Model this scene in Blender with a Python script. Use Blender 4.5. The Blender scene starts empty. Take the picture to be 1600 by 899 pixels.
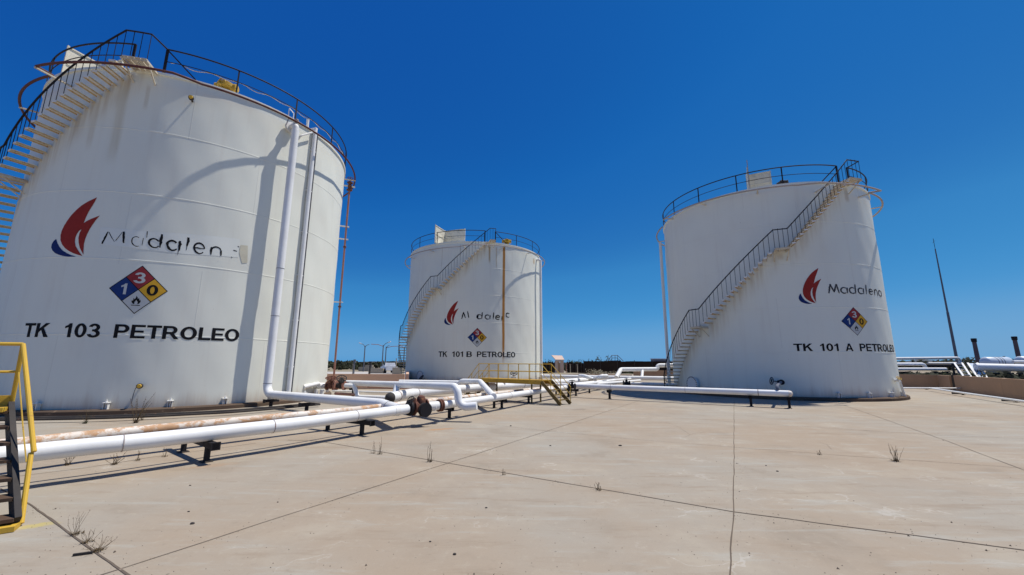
import bpy, bmesh, math, random
from mathutils import Vector, Matrix, noise
random.seed(7)
sc = bpy.context.scene
COL = sc.collection
PI = math.pi
rad = math.radians

# ------------------------------------------------------------------ camera model
F, TH, RL, H0 = 630.0, rad(10.6), rad(0.25), 1.7
def ray(u, v):
    x, y = u-800, -(v-449.5)
    c, s = math.cos(RL), math.sin(RL); x, y = c*x-s*y, s*x+c*y
    xc, yc = x/F, y/F
    c, s = math.cos(TH), math.sin(TH)
    return Vector((xc, c-yc*s, s+yc*c))
def G(u, v, z=0.0):                 # survey helper: point of height z seen at (u, v)
    d = ray(u, v); t = (z-H0)/d.z
    return Vector((d.x*t, d.y*t, z))
def AT(u, v, Y):                    # point at distance Y seen at (u, v)
    d = ray(u, v); t = Y/d.y
    return Vector((d.x*t, Y, H0+d.z*t))

# ------------------------------------------------------------------ object helpers
def link(o): COL.objects.link(o); return o
def tag(o, label, cat, group=None):
    o['label'] = label; o['category'] = cat; o['kind'] = 'thing'
    if group: o['group'] = group
    return o
def thing(name, label, cat, loc=(0, 0, 0), rz=0, group=None):
    o = link(bpy.data.objects.new(name, None)); o.location = loc; o.rotation_euler = (0, 0, rz)
    o.empty_display_size = .2
    return tag(o, label, cat, group)

class MB:
    def __init__(s): s.v = []; s.f = []; s.m = []; s.uv = {}
    def add(s, vs, fs, mi=0):
        b = len(s.v); s.v += [Vector(p) for p in vs]
        for f in fs: s.f.append([b+i for i in f]); s.m.append(mi)
        return b
    def box(s, c, size, rz=0, M=None, mi=0, taper=1):
        x, y, z = [a/2 for a in size]
        P = []
        for dz in (-1, 1):
            k = taper if dz > 0 else 1
            for dx, dy in ((-1, -1), (1, -1), (1, 1), (-1, 1)):
                P.append(Vector((dx*x*k, dy*y*k, dz*z)))
        if M is None: M = Matrix.Rotation(rz, 3, 'Z')
        P = [M @ p + Vector(c) for p in P]
        s.add(P, [(3, 2, 1, 0), (4, 5, 6, 7), (0, 1, 5, 4), (1, 2, 6, 5), (2, 3, 7, 6), (3, 0, 4, 7)], mi)
    def bar(s, a, b, w, h=None, mi=0, up=(0, 0, 1)):     # rectangular bar from a to b
        a, b = Vector(a), Vector(b); h = h or w
        d = (b-a); L = d.length; d.normalize()
        upv = Vector(up)
        if abs(d.dot(upv)) > .98: upv = Vector((1, 0, 0))
        sx = d.cross(upv).normalized(); sz = sx.cross(d)
        M = Matrix((sx, d, sz)).transposed()
        s.box((a+b)/2, (w, L, h), M=M, mi=mi)
    def tube(s, pts, r, n=12, cap=True, mi=0, closed=False):
        pts = [Vector(p) for p in pts]
        m = len(pts); rs = r if isinstance(r, (list, tuple)) else [r]*m
        T = []
        for i in range(m):
            if closed: t = pts[(i+1) % m]-pts[i-1]
            elif i == 0: t = pts[1]-pts[0]
            elif i == m-1: t = pts[-1]-pts[-2]
            else: t = (pts[i+1]-pts[i]).normalized()+(pts[i]-pts[i-1]).normalized()
            T.append(t.normalized())
        ref = Vector((0, 0, 1)) if abs(T[0].z) < .9 else Vector((1, 0, 0))
        N = (ref-T[0]*ref.dot(T[0])).normalized()
        rings = []; vs = []
        for i in range(m):
            if i: N = (N-T[i]*N.dot(T[i])).normalized()
            B = T[i].cross(N)
            rings.append(len(vs))
            for k in range(n):
                a = 2*PI*k/n
                vs.append(pts[i]+(N*math.cos(a)+B*math.sin(a))*rs[i])
        fs = []
        for i in range(m if closed else m-1):
            p, q = rings[i], rings[(i+1) % m]
            for k in range(n):
                fs.append((p+k, p+(k+1) % n, q+(k+1) % n, q+k))
        if cap and not closed:
            fs.append(list(range(n))[::-1]); fs.append([rings[-1]+k for k in range(n)])
        s.add(vs, fs, mi)
    def disc(s, c, axis, r, th, n=24, mi=0):
        c = Vector(c); a = Vector(axis).normalized()
        s.tube([c-a*th/2, c+a*th/2], r, n, True, mi)
    def lathe(s, prof, n=24, c=(0, 0, 0), mi=0):
        c = Vector(c); vs = []
        for r, z in prof:
            for k in range(n):
                a = 2*PI*k/n; vs.append(c+Vector((r*math.cos(a), r*math.sin(a), z)))
        fs = []
        for i in range(len(prof)-1):
            for k in range(n): fs.append((i*n+k, i*n+(k+1) % n, (i+1)*n+(k+1) % n, (i+1)*n+k))
        if prof[0][0] > 1e-4: fs.append([k for k in range(n)][::-1])
        if prof[-1][0] > 1e-4: fs.append([(len(prof)-1)*n+k for k in range(n)])
        s.add(vs, fs, mi)
    def torus(s, c, axis, R, r, n=28, k=6, mi=0):
        c = Vector(c); a = Vector(axis).normalized()
        ref = Vector((0, 0, 1)) if abs(a.z) < .9 else Vector((1, 0, 0))
        u = a.cross(ref).normalized(); w = a.cross(u)
        s.tube([c+(u*math.cos(2*PI*i/n)+w*math.sin(2*PI*i/n))*R for i in range(n)], r, k, False, mi, True)
    def build(s, name, mats, parent=None, smooth=True, ang=35, label=None):
        me = bpy.data.meshes.new(name)
        off = Vector((0, 0, 0))
        me.from_pydata([tuple(v) for v in s.v], [], s.f)
        mats = mats if isinstance(mats, (list, tuple)) else [mats]
        for m in mats: me.materials.append(m)
        if len(mats) > 1: me.polygons.foreach_set('material_index', s.m)
        if smooth:
            me.polygons.foreach_set('use_smooth', [True]*len(me.polygons))
            try: me.set_sharp_from_angle(angle=rad(ang))
            except Exception: pass
        me.update()
        o = link(bpy.data.objects.new(name, me))
        if parent is not None: o.parent = parent
        if label: o['label'] = label
        return o

class LMB(MB):
    """collects in world coordinates, stores relative to a base point"""
    def __init__(s, base): super().__init__(); s.base = Vector(base)
    def build(s, *a, **k):
        s.v = [v-s.base for v in s.v]
        return super().build(*a, **k)
def one(name, mb, mat, label, cat, group=None, **k):
    """thing that is one mesh; its origin goes to the base point"""
    o = mb.build(name, mat, **k)
    if isinstance(mb, LMB): o.location = mb.base
    return tag(o, label, cat, group)
def struct(o): o['kind'] = 'structure'; return o

def fillet(pts, r, n=7):
    pts = [Vector(p) for p in pts]; out = [pts[0]]
    for i in range(1, len(pts)-1):
        a, b, c = pts[i-1], pts[i], pts[i+1]
        u, w = (a-b), (c-b); lu, lw = u.length, w.length; u.normalize(); w.normalize()
        ang = u.angle(w)
        if ang > PI-.02: out.append(b); continue
        d = min(r/math.tan(ang/2), lu*.48, lw*.48); rr = d*math.tan(ang/2)
        bis = (u+w).normalized(); cen = b+bis*(rr/math.sin(ang/2))
        p0, p1 = b+u*d, b+w*d
        v0, v1 = p0-cen, p1-cen; tot = v0.angle(v1)
        ax = v0.cross(v1).normalized()
        for k in range(n+1):
            out.append(cen+Matrix.Rotation(tot*k/n, 3, ax) @ v0)
    out.append(pts[-1]); return out

# ------------------------------------------------------------------ materials
class NT:
    def __init__(s, name):
        s.m = bpy.data.materials.new(name); s.m.use_nodes = True
        s.t = s.m.node_tree; s.n = s.t.nodes; s.b = s.n['Principled BSDF']
    def new(s, t, **k):
        n = s.n.new(t)
        for a, v in k.items():
            if a in n.inputs.keys(): n.inputs[a].default_value = v
            else: setattr(n, a, v)
        return n
    def lk(s, a, b): s.t.links.new(a, b)
    def coord(s, kind='Object', scale=(1, 1, 1)):
        c = s.new('ShaderNodeTexCoord'); mp = s.new('ShaderNodeMapping'); mp.inputs['Scale'].default_value = scale
        s.lk(c.outputs[kind], mp.inputs['Vector']); return mp.outputs['Vector']
    def noise(s, vec, scale, detail=4, rough=.6):
        n = s.new('ShaderNodeTexNoise'); n.inputs['Scale'].default_value = scale
        n.inputs['Detail'].default_value = detail; n.inputs['Roughness'].default_value = rough
        s.lk(vec, n.inputs['Vector']); return n.outputs['Fac']
    def ramp(s, fac, *stops):
        r = s.new('ShaderNodeValToRGB'); e = r.color_ramp.elements
        while len(e) < len(stops): e.new(.5)
        for i, (p, c) in enumerate(stops):
            e[i].position = p
            if not isinstance(c, (tuple, list)): c = (c, c, c)
            e[i].color = (*c[:3], 1)
        s.lk(fac, r.inputs['Fac']); return r.outputs['Color']
    def mix(s, fac, a, b, mode='MIX'):
        m = s.new('ShaderNodeMix', data_type='RGBA', blend_type=mode)
        for v, i in ((fac, 0), (a, 6), (b, 7)):
            if isinstance(v, (int, float)): m.inputs[i].default_value = v
            elif isinstance(v, (tuple, list)): m.inputs[i].default_value = (*v[:3], 1)
            else: s.lk(v, m.inputs[i])
        return m.outputs[2]
    def math(s, op, a, b=0.0, c=None):
        m = s.new('ShaderNodeMath', operation=op)
        for i, v in enumerate((a, b) if c is None else (a, b, c)):
            if isinstance(v, (int, float)): m.inputs[i].default_value = v
            else: s.lk(v, m.inputs[i])
        return m.outputs[0]
    def smooth(s, val, lo, hi):
        m = s.new('ShaderNodeMapRange', interpolation_type='SMOOTHSTEP')
        s.lk(val, m.inputs[0]); m.inputs[1].default_value = lo; m.inputs[2].default_value = hi
        return m.outputs[0]
    def out(s, col=None, rough=.5, metal=0, bump=None, bstr=.2, bdist=.02, spec=.5):
        if col is not None:
            if isinstance(col, (tuple, list)): s.b.inputs['Base Color'].default_value = (*col[:3], 1)
            else: s.lk(col, s.b.inputs['Base Color'])
        if isinstance(rough, (int, float)): s.b.inputs['Roughness'].default_value = rough
        else: s.lk(rough, s.b.inputs['Roughness'])
        s.b.inputs['Metallic'].default_value = metal
        s.b.inputs['Specular IOR Level'].default_value = spec
        if bump is not None:
            b = s.new('ShaderNodeBump'); b.inputs['Strength'].default_value = bstr; b.inputs['Distance'].default_value = bdist
            s.lk(bump, b.inputs['Height']); s.lk(b.outputs['Normal'], s.b.inputs['Normal'])
        return s.m

def worn_paint(name, base, under, amount=.35, rough=.5, scale=3.0, stretch=(1, 1, 1), dirt=(.25, .2, .15), dirt_amt=.35, spec=.4):
    t = NT(name); v = t.coord('Object', stretch)
    n1 = t.noise(v, scale, 6, .7); n2 = t.noise(v, scale*5, 5, .65); n3 = t.noise(v, scale*.4, 3)
    k = t.math('ADD', t.math('MULTIPLY', n1, .7), t.math('MULTIPLY', n2, .3))
    rust = t.smooth(k, .72-.32*amount, .78-.28*amount)
    c = t.mix(t.math('MULTIPLY', t.smooth(n3, .4, .75), dirt_amt), base, t.mix(.5, base, dirt))
    c = t.mix(t.math('MULTIPLY', t.smooth(n2, .52, .75), dirt_amt*.6), c, t.mix(.4, base, dirt))
    uc = t.mix(n2, tuple(x*.6 for x in under), tuple(min(1, x*1.4) for x in under))
    c = t.mix(rust, c, uc)
    return t.out(c, t.ramp(k, (.3, rough), (.8, min(1, rough+.3))), 0, n2, .25, .006, spec)

WHITE = (.765, .765, .675)
M = {}
M['pipe'] = worn_paint('white pipe paint', (.80, .80, .79), (.33, .19, .10), .16, .38, 2.2, dirt=(.38, .3, .2), dirt_amt=.4)
M['pipe_rust'] = worn_paint('rusting white pipe paint', (.74, .68, .60), (.48, .28, .15), .74, .55, 2.0, (1, 1, 1.3), (.4, .25, .15), .9)
M['white'] = worn_paint('white steel paint', (.76, .75, .72), (.32, .18, .09), .2, .5, 3.0, dirt=(.35, .28, .2))
M['cream'] = worn_paint('cream steel paint', (.68, .64, .52), (.4, .28, .15), .2, .55, 3.0, dirt=(.35, .28, .18), dirt_amt=.6)
M['tread'] = worn_paint('weathered stair paint', (.62, .56, .45), (.40, .20, .07), .48, .65, 7.0, dirt=(.3, .22, .12), dirt_amt=.8)
M['lip'] = worn_paint('rust edged stair lip', (.66, .52, .30), (.42, .19, .055), .62, .65, 9.0, dirt=(.35, .22, .1), dirt_amt=.9)
M['black'] = worn_paint('black steel paint', (.016, .015, .018), (.07, .035, .025), .14, .55, 5.0, dirt=(.05, .04, .035), dirt_amt=.3, spec=.2)
M['dark'] = worn_paint('dark weathered steel', (.035, .03, .028), (.13, .065, .04), .42, .7, 4.0, dirt=(.1, .08, .06), dirt_amt=.7)
M['redpipe'] = worn_paint('red oxide paint', (.085, .022, .022), (.16, .06, .035), .35, .55, 3.0, dirt=(.2, .1, .06), dirt_amt=.5)
M['pinkrust'] = worn_paint('faded red pipe paint', (.30, .13, .095), (.42, .2, .12), .4, .65, 3.0, dirt=(.4, .28, .2), dirt_amt=.7)
M['greyring'] = worn_paint('grey pipe paint', (.38, .33, .31), (.22, .09, .06), .45, .55, 2.5, dirt=(.2, .15, .12))
M['rust'] = worn_paint('rusty iron', (.14, .055, .035), (.30, .13, .06), .55, .85, 8.0, dirt=(.06, .035, .03), dirt_amt=.9)
M['yellow'] = worn_paint('yellow safety paint', (.60, .37, .035), (.30, .13, .05), .30, .5, 4.0, dirt=(.25, .15, .05), dirt_amt=.5)
M['amber'] = worn_paint('amber walkway paint', (.46, .26, .022), (.25, .11, .04), .34, .55, 4.0, dirt=(.2, .12, .04), dirt_amt=.6)
M['yellow_shaded'] = worn_paint('yellow stair paint in shaded tone', (.15, .095, .02), (.08, .05, .03), .40, .6, 4.0, dirt=(.08, .06, .04), dirt_amt=.7)  # darker copy of the yellow paint, shadow side put into the colour
M['yellowv'] = worn_paint('yellow vent paint', (.52, .33, .04), (.10, .06, .03), .45, .55, 6.0, dirt=(.15, .1, .05), dirt_amt=.6)
M['cable'] = worn_paint('grey cable', (.12, .12, .13), (.1, .1, .1), .1, .6)
M['grating'] = worn_paint('rusted tread grating', (.085, .05, .03), (.24, .12, .045), .42, .85, 9.0)
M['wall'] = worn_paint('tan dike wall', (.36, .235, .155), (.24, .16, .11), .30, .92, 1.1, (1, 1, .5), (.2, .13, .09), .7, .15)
M['wall_sunlit'] = worn_paint('tan dike wall in sunlit tone', (.60, .39, .28), (.4, .26, .18), .25, .92, 1.1, (1, 1, .5), (.3, .2, .14), .5, .15)  # lighter copy of the tan wall; missing sunlight is put into the colour
M['block'] = worn_paint('pale concrete block', (.42, .36, .27), (.25, .2, .15), .25, .95, 1.5, dirt_amt=.6, spec=.1)
M['hutwall'] = worn_paint('pinkish plaster', (.60, .45, .36), (.4, .28, .2), .25, .95, 1.5, dirt_amt=.5, spec=.1)
M['glass'] = NT('dark vehicle glass').out((.02, .025, .03), .08, 0)
M['carwhite'] = worn_paint('white vehicle paint', (.75, .76, .78), (.4, .38, .35), .05, .3, 2)
M['tyre'] = NT('tyre rubber').out((.02, .02, .02), .85)
M['lampgrey'] = worn_paint('grey galvanised pole', (.13, .14, .16), (.2, .12, .1), .25, .55)
M['lamphead'] = NT('pale lamp head').out((.7, .72, .74), .35)
M['mast'] = worn_paint('blue grey mast paint', (.10, .115, .155), (.06, .06, .08), .2, .5)
M['stack'] = worn_paint('sooty stack steel', (.085, .065, .08), (.03, .025, .03), .4, .7, .8)
M['vessel'] = worn_paint('silver cladding', (.55, .62, .70), (.4, .42, .45), .2, .3, 1.5)
M['windfence'] = worn_paint('dark brown wind netting', (.030, .022, .018), (.05, .04, .03), .4, .95, .5, (1, 1, 3), (.06, .045, .03), .8, .05)
M['flame'] = NT('x').m; bpy.data.materials.remove(M.pop('flame'))

def flat_paint(name, c, var=.25, rough=.75):
    t = NT(name); v = t.coord('Object'); n = t.noise(v, 5, 6, .7)
    return t.out(t.mix(n, tuple(x*(1-var) for x in c), tuple(min(1, x*(1+var)) for x in c)), rough, 0, spec=.12)
M['p_red'] = flat_paint('red emblem paint', (.30, .032, .026))
M['p_blue'] = flat_paint('blue emblem paint', (.014, .03, .13))
M['p_black'] = flat_paint('black lettering paint', (.012, .012, .014))
M['p_fade'] = flat_paint('faded black lettering paint', (.06, .06, .066), .4)
M['p_nred'] = flat_paint('red hazard paint', (.30, .04, .045))
M['p_nblue'] = flat_paint('blue hazard paint', (.018, .045, .17))
M['p_nyel'] = flat_paint('yellow hazard paint', (.66, .36, .035))
M['p_nwhite'] = flat_paint('white hazard paint', (.52, .53, .52), .06)
M['p_patch'] = flat_paint('repainted white patch', (.775, .785, .72), .03)
M['p_sticker'] = worn_paint('torn yellowed sticker', (.62, .58, .45), (.36, .14, .08), .35, .7, 6)

def tank_paint(name, R, stairs, rust_u=None, seed=0.0):
    """white shell paint; UV = (arc metres, height)"""
    t = NT(name)
    tc = t.new('ShaderNodeTexCoord'); uv = tc.outputs['UV']
    def mp(scale, loc=(0, 0, 0)):
        m = t.new('ShaderNodeMapping'); m.inputs['Scale'].default_value = scale; m.inputs['Location'].default_value = loc
        t.lk(uv, m.inputs['Vector']); return m.outputs['Vector']
    sp = t.new('ShaderNodeSeparateXYZ'); t.lk(uv, sp.inputs[0]); U, V = sp.outputs[0], sp.outputs[1]
    s1 = t.noise(mp((3.0, .16, 1), (seed, 0, 0)), 1.0, 6, .65)      # run-down streaks
    s2 = t.noise(mp((.35, .30, 1), (seed, 3, 0)), 1.0, 4, .6)      # cloudy dirt
    s3 = t.noise(mp((9, 7, 1)), 1.0, 5, .7)
    c = t.mix(t.math('MULTIPLY', t.smooth(s1, .48, .8), .30), WHITE, (.62, .58, .50))
    c = t.mix(t.math('MULTIPLY', t.smooth(s2, .42, .75), .25), c, (.66, .62, .54))
    c = t.mix(t.math('MULTIPLY', t.smooth(s3, .56, .8), .10), c, (.5, .46, .40))
    # small chips
    ch = t.smooth(t.noise(mp((14, 10, 1), (seed*2, 0, 0)), 1.0, 2, .5), .76, .79)
    c = t.mix(t.math('MULTIPLY', ch, .55), c, (.25, .2, .16))
    # rust tinted splash zone at the foot, uneven top
    foot = t.smooth(t.math('ADD', V, t.math('MULTIPLY', s1, -.9)), .25, -.45)
    c = t.mix(t.math('MULTIPLY', foot, .6), c, (.45, .33, .23))
    # rusty run-off below the stair treads and platform: band following the stair line
    for (u0, z0, u1, z1, amt) in stairs:
        k = (z1-z0)/(u1-u0)
        line = t.math('ADD', t.math('MULTIPLY', t.math('SUBTRACT', U, u0), k), z0)
        d = t.math('SUBTRACT', line, V)
        m = t.math('MULTIPLY', t.smooth(d, -.12, .05), t.smooth(d, 1.5, .1))
        m = t.math('MULTIPLY', m, t.math('MULTIPLY', t.smooth(U, u0-.1, u0+.15), t.smooth(U, u1+.4, u1)))
        m = t.math('MULTIPLY', m, t.smooth(t.noise(mp((5, .35, 1), (seed, 9, 0)), 1.0, 4, .6), .30, .72))
        c = t.mix(t.math('MULTIPLY', m, amt), c, (.44, .33, .20))
    # isolated vertical rust runs
    for (u0, w, zt, zb, amt, col) in (rust_u or []):
        d = t.math('ABSOLUTE', t.math('SUBTRACT', t.math('ADD', U, t.math('MULTIPLY', t.math('SUBTRACT', s2, .5), .10)), u0))
        m = t.math('MULTIPLY', t.smooth(d, w, w*.25), t.math('MULTIPLY', t.smooth(V, zt, zt-.25), t.smooth(V, zb, zb+(zt-zb)*.3)))
        m = t.math('MULTIPLY', m, t.math('ADD', .55, t.math('MULTIPLY', t.noise(mp((10, .5, 1), (seed, 5, 0)), 1.0, 4, .7), .9)))
        m = t.math('MINIMUM', t.math('MULTIPLY', m, amt), 1.0)
        c = t.mix(m, c, col)
    hb = t.noise(mp((.9, .7, 1)), 1.0, 2, .5)
    # staggered vertical plate welds
    course = t.math('FLOOR', t.math('DIVIDE', V, 2.5))
    ph = t.math('ADD', U, t.math('MULTIPLY', course, 2.37))
    fr = t.math('ABSOLUTE', t.math('SUBTRACT', t.math('FRACT', t.math('DIVIDE', ph, 6.1)), .5))
    weld = t.smooth(fr, .0035, .001)
    c = t.mix(t.math('MULTIPLY', weld, .22), c, (.5, .48, .44))
    hb = t.math('ADD', hb, t.math('MULTIPLY', weld, .35))
    return t.out(c, t.ramp(s1, (.3, .42), (.8, .62)), 0, hb, .35, .02, .18)

def concrete_mat():
    t = NT('weathered concrete'); v = t.coord('Object'); vd = t.coord('Object', (1, 1, 1))
    big = t.noise(v, .16, 5, .62); mid = t.noise(v, .8, 6, .62); fine = t.noise(v, 9, 6, .7); grain = t.noise(v, 70, 3, .7)
    # scraped trowel sweeps: stretched along the slab
    m = t.new('ShaderNodeMapping'); m.inputs['Rotation'].default_value = (0, 0, rad(33)); m.inputs['Scale'].default_value = (.5, 3.2, 1)
    c0 = t.new('ShaderNodeTexCoord'); t.lk(c0.outputs['Object'], m.inputs['Vector'])
    sweep = t.noise(m.outputs['Vector'], 1.1, 7, .68)
    c = t.mix(t.smooth(big, .38, .62), (0.327, 0.260, 0.190), (0.324, 0.287, 0.233))
    c = t.mix(t.math('MULTIPLY', t.smooth(mid, .50, .70), .6), c, (0.386, 0.334, 0.259))
    c = t.mix(t.math('MULTIPLY', t.smooth(mid, .47, .28), .6), c, (0.252, 0.207, 0.156))
    c = t.mix(t.math('MULTIPLY', t.smooth(sweep, .53, .66), .45), c, (0.366, 0.357, 0.313))
    c = t.mix(t.math('MULTIPLY', t.smooth(sweep, .46, .32), .55), c, (0.263, 0.203, 0.145))
    c = t.mix(t.math('MULTIPLY', t.smooth(fine, .54, .76), .45), c, (0.422, 0.376, 0.295))
    c = t.mix(t.math('MULTIPLY', t.smooth(fine, .43, .25), .45), c, (0.206, 0.167, 0.123))
    c = t.mix(t.math('MULTIPLY', t.smooth(grain, .52, .75), .25), c, (0.175, 0.143, 0.107))
    # thin pale scratches
    w = t.new('ShaderNodeTexVoronoi', feature='DISTANCE_TO_EDGE'); w.inputs['Scale'].default_value = .45
    mm = t.new('ShaderNodeMapping'); mm.inputs['Scale'].default_value = (1, 2.6, 1); mm.inputs['Rotation'].default_value = (0, 0, .4)
    nn = t.new('ShaderNodeTexNoise'); nn.inputs['Scale'].default_value = 1.3; nn.inputs['Detail'].default_value = 5
    t.lk(c0.outputs['Object'], nn.inputs['Vector'])
    add = t.new('ShaderNodeVectorMath', operation='ADD'); t.lk(c0.outputs['Object'], add.inputs[0])
    sub = t.new('ShaderNodeVectorMath', operation='SCALE'); t.lk(nn.outputs['Color'], sub.inputs[0]); sub.inputs['Scale'].default_value = 1.6
    t.lk(sub.outputs[0], add.inputs[1]); t.lk(add.outputs[0], mm.inputs['Vector']); t.lk(mm.outputs['Vector'], w.inputs['Vector'])
    crack = t.math('MULTIPLY', t.smooth(w.outputs['Distance'], .012, .003), t.smooth(mid, .50, .62))
    c = t.mix(t.math('MULTIPLY', crack, .35), c, (.5, .47, .42))
    sp = t.smooth(t.noise(v, 16, 1, .4), .775, .80)
    c = t.mix(t.math('MULTIPLY', sp, .5), c, (.10, .08, .065))
    # spills: rust below the big valve, oil drips, a splash of yellow paint by the stair foot
    for (px, py, rx, ry, an, col, amt) in ((688, 671, .55, .16, .5, (.42, .20, .07), .55), (655, 668, .40, .16, .6, (.06, .045, .04), .55), (52, 822, .22, .10, .5, (.50, .40, .06), .5), (905, 640, .5, .22, .4, (.10, .08, .065), .35), (330, 728, .5, .18, .5, (.33, .19, .10), .35)):
        p = G(px, py); mm2 = t.new('ShaderNodeMapping', vector_type='TEXTURE'); mm2.inputs['Location'].default_value = (p.x, p.y, 0); mm2.inputs['Rotation'].default_value = (0, 0, an); mm2.inputs['Scale'].default_value = (rx, ry, 1)
        t.lk(c0.outputs['Object'], mm2.inputs['Vector']); ln = t.new('ShaderNodeVectorMath', operation='LENGTH'); t.lk(mm2.outputs['Vector'], ln.inputs[0])
        d_ = t.math('ADD', ln.outputs['Value'], t.math('MULTIPLY', t.math('SUBTRACT', fine, .5), 1.6))
        c = t.mix(t.math('MULTIPLY', t.smooth(d_, 1.0, .35), amt), c, col)
    h = t.math('ADD', t.math('MULTIPLY', fine, .6), t.math('MULTIPLY', grain, .4))
    return t.out(c, .9, 0, h, .22, .01, .2)

def ground_mat():
    t = NT('gravelly earth'); v = t.coord('Object')
    a = t.noise(v, .03, 6, .6); b = t.noise(v, .6, 6, .7); g = t.noise(v, 6, 4, .7)
    c = t.mix(t.smooth(a, .4, .62), (.33, .27, .215), (.24, .21, .14))
    c = t.mix(t.math('MULTIPLY', t.smooth(b, .5, .7), .5), c, (.15, .13, .075))
    c = t.mix(t.math('MULTIPLY', t.smooth(g, .5, .75), .4), c, (.42, .36, .30))
    return t.out(c, .95, 0, g, .5, .05, .1)

def leaf_mat(name, a, b):
    t = NT(name)
    oi = t.new('ShaderNodeObjectInfo'); v = t.coord('Object'); n = t.noise(v, 1.7, 3, .6)
    return t.out(t.mix(n, a, b), .8, 0, spec=.15)
M['concrete'] = concrete_mat(); M['ground'] = ground_mat()
M['joint'] = worn_paint('joint filler', (.125, .10, .08), (.24, .19, .145), .42, .95, 6, spec=.05)
M['scrub'] = leaf_mat('scrub foliage', (.020, .022, .012), (.052, .055, .030))
M['scrub_green'] = leaf_mat('green scrub foliage', (.032, .045, .015), (.075, .09, .035))
M['dry'] = leaf_mat('dry shrub', (.16, .13, .085), (.36, .32, .23))
M['weed'] = leaf_mat('dry weed', (.055, .035, .022), (.16, .115, .06))
M['weedgreen'] = leaf_mat('green weed', (.03, .045, .012), (.10, .11, .04))
M['hill'] = leaf_mat('distant hills', (.05, .06, .075), (.085, .09, .10))
M['found'] = worn_paint('stained foundation ring', (.10, .07, .052), (.27, .19, .13), .45, .95, 2.5, (1, 1, 2), (.2, .15, .1), .8, .1)

# ------------------------------------------------------------------ world, sun, camera
SUN_AZ, SUN_EL = rad(18), rad(66)           # azimuth counter-clockwise from +X
SD = Vector((math.cos(SUN_EL)*math.cos(SUN_AZ), math.cos(SUN_EL)*math.sin(SUN_AZ), math.sin(SUN_EL)))
w = bpy.data.worlds.new('World'); sc.world = w; w.use_nodes = True
nt = w.node_tree; bg = nt.nodes['Background']
sky = nt.nodes.new('ShaderNodeTexSky'); sky.sky_type = 'NISHITA'; sky.sun_disc = False
sky.sun_elevation = SUN_EL; sky.sun_rotation = PI/2-SUN_AZ; sky.altitude = 300; sky.air_density = 1.0; sky.dust_density = .3; sky.ozone_density = 2.5
# grade of the physical sky: its luminance picks the clear dry-air blue of the place
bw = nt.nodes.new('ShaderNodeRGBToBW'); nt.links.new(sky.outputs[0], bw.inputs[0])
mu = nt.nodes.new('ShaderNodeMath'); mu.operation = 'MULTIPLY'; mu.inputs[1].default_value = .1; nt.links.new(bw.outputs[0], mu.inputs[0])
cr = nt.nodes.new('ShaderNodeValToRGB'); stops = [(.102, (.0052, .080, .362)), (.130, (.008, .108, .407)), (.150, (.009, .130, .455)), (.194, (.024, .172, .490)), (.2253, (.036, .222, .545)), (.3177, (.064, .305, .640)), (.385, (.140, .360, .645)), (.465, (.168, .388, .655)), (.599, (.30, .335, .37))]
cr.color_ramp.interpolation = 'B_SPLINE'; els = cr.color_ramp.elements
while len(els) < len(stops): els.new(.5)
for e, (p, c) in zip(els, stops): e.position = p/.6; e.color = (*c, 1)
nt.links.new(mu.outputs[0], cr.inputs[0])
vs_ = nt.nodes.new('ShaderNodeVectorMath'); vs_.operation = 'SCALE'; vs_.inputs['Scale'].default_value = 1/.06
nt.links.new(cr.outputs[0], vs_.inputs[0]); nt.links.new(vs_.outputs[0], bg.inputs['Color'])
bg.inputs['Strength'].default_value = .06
sun = bpy.data.lights.new('sun', 'SUN'); sun.energy = 5.0; sun.angle = rad(.5); sun.color = (1, .955, .87)
so = link(bpy.data.objects.new('sun', sun)); so.rotation_euler = SD.to_track_quat('Z', 'Y').to_euler(); so.location = (30, 20, 60)

cam = bpy.data.cameras.new('camera'); co = link(bpy.data.objects.new('camera', cam)); sc.camera = co
cam.sensor_fit = 'HORIZONTAL'; cam.sensor_width = 36; cam.lens = F/1600*36; cam.clip_start = .05; cam.clip_end = 20000
fw = Vector((0, math.cos(TH), math.sin(TH))); upv = Vector((0, -math.sin(TH), math.cos(TH))); rt = Vector((1, 0, 0))
c_, s_ = math.cos(RL), math.sin(RL)
r2 = rt*c_+upv*s_; u2 = upv*c_-rt*s_
co.matrix_world = Matrix.Translation((0, 0, H0)) @ Matrix((r2, u2, -fw)).transposed().to_4x4()
sc.view_settings.view_transform = 'Standard'; sc.view_settings.look = 'None'; sc.view_settings.exposure = 0.0; sc.view_settings.gamma = 1.0

# ------------------------------------------------------------------ the setting
gb = MB()
NR, NA = 46, 96
rr = [0]+[6*1.16**i for i in range(NR)]
gv = [(0, 0, -.03)]
for r in rr[1:]:
    for k in range(NA):
        a = 2*PI*k/NA
        x, y = r*math.cos(a), r*math.sin(a)
        z = -.03
        if r > 120: z += (noise.noise(Vector((x*.004, y*.004, 0)))*.5-.3)*min(1.5, (r-120)/200)
        gv.append((x, y, z))
gf = [(0, 1+k, 1+(k+1) % NA) for k in range(NA)]
for i in range(len(rr)-2):
    for k in range(NA):
        a, b = 1+i*NA+k, 1+i*NA+(k+1) % NA
        gf.append((a, a+NA, b+NA, b))
gb.add(gv, gf); struct(gb.build('ground', M['ground']))

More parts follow.
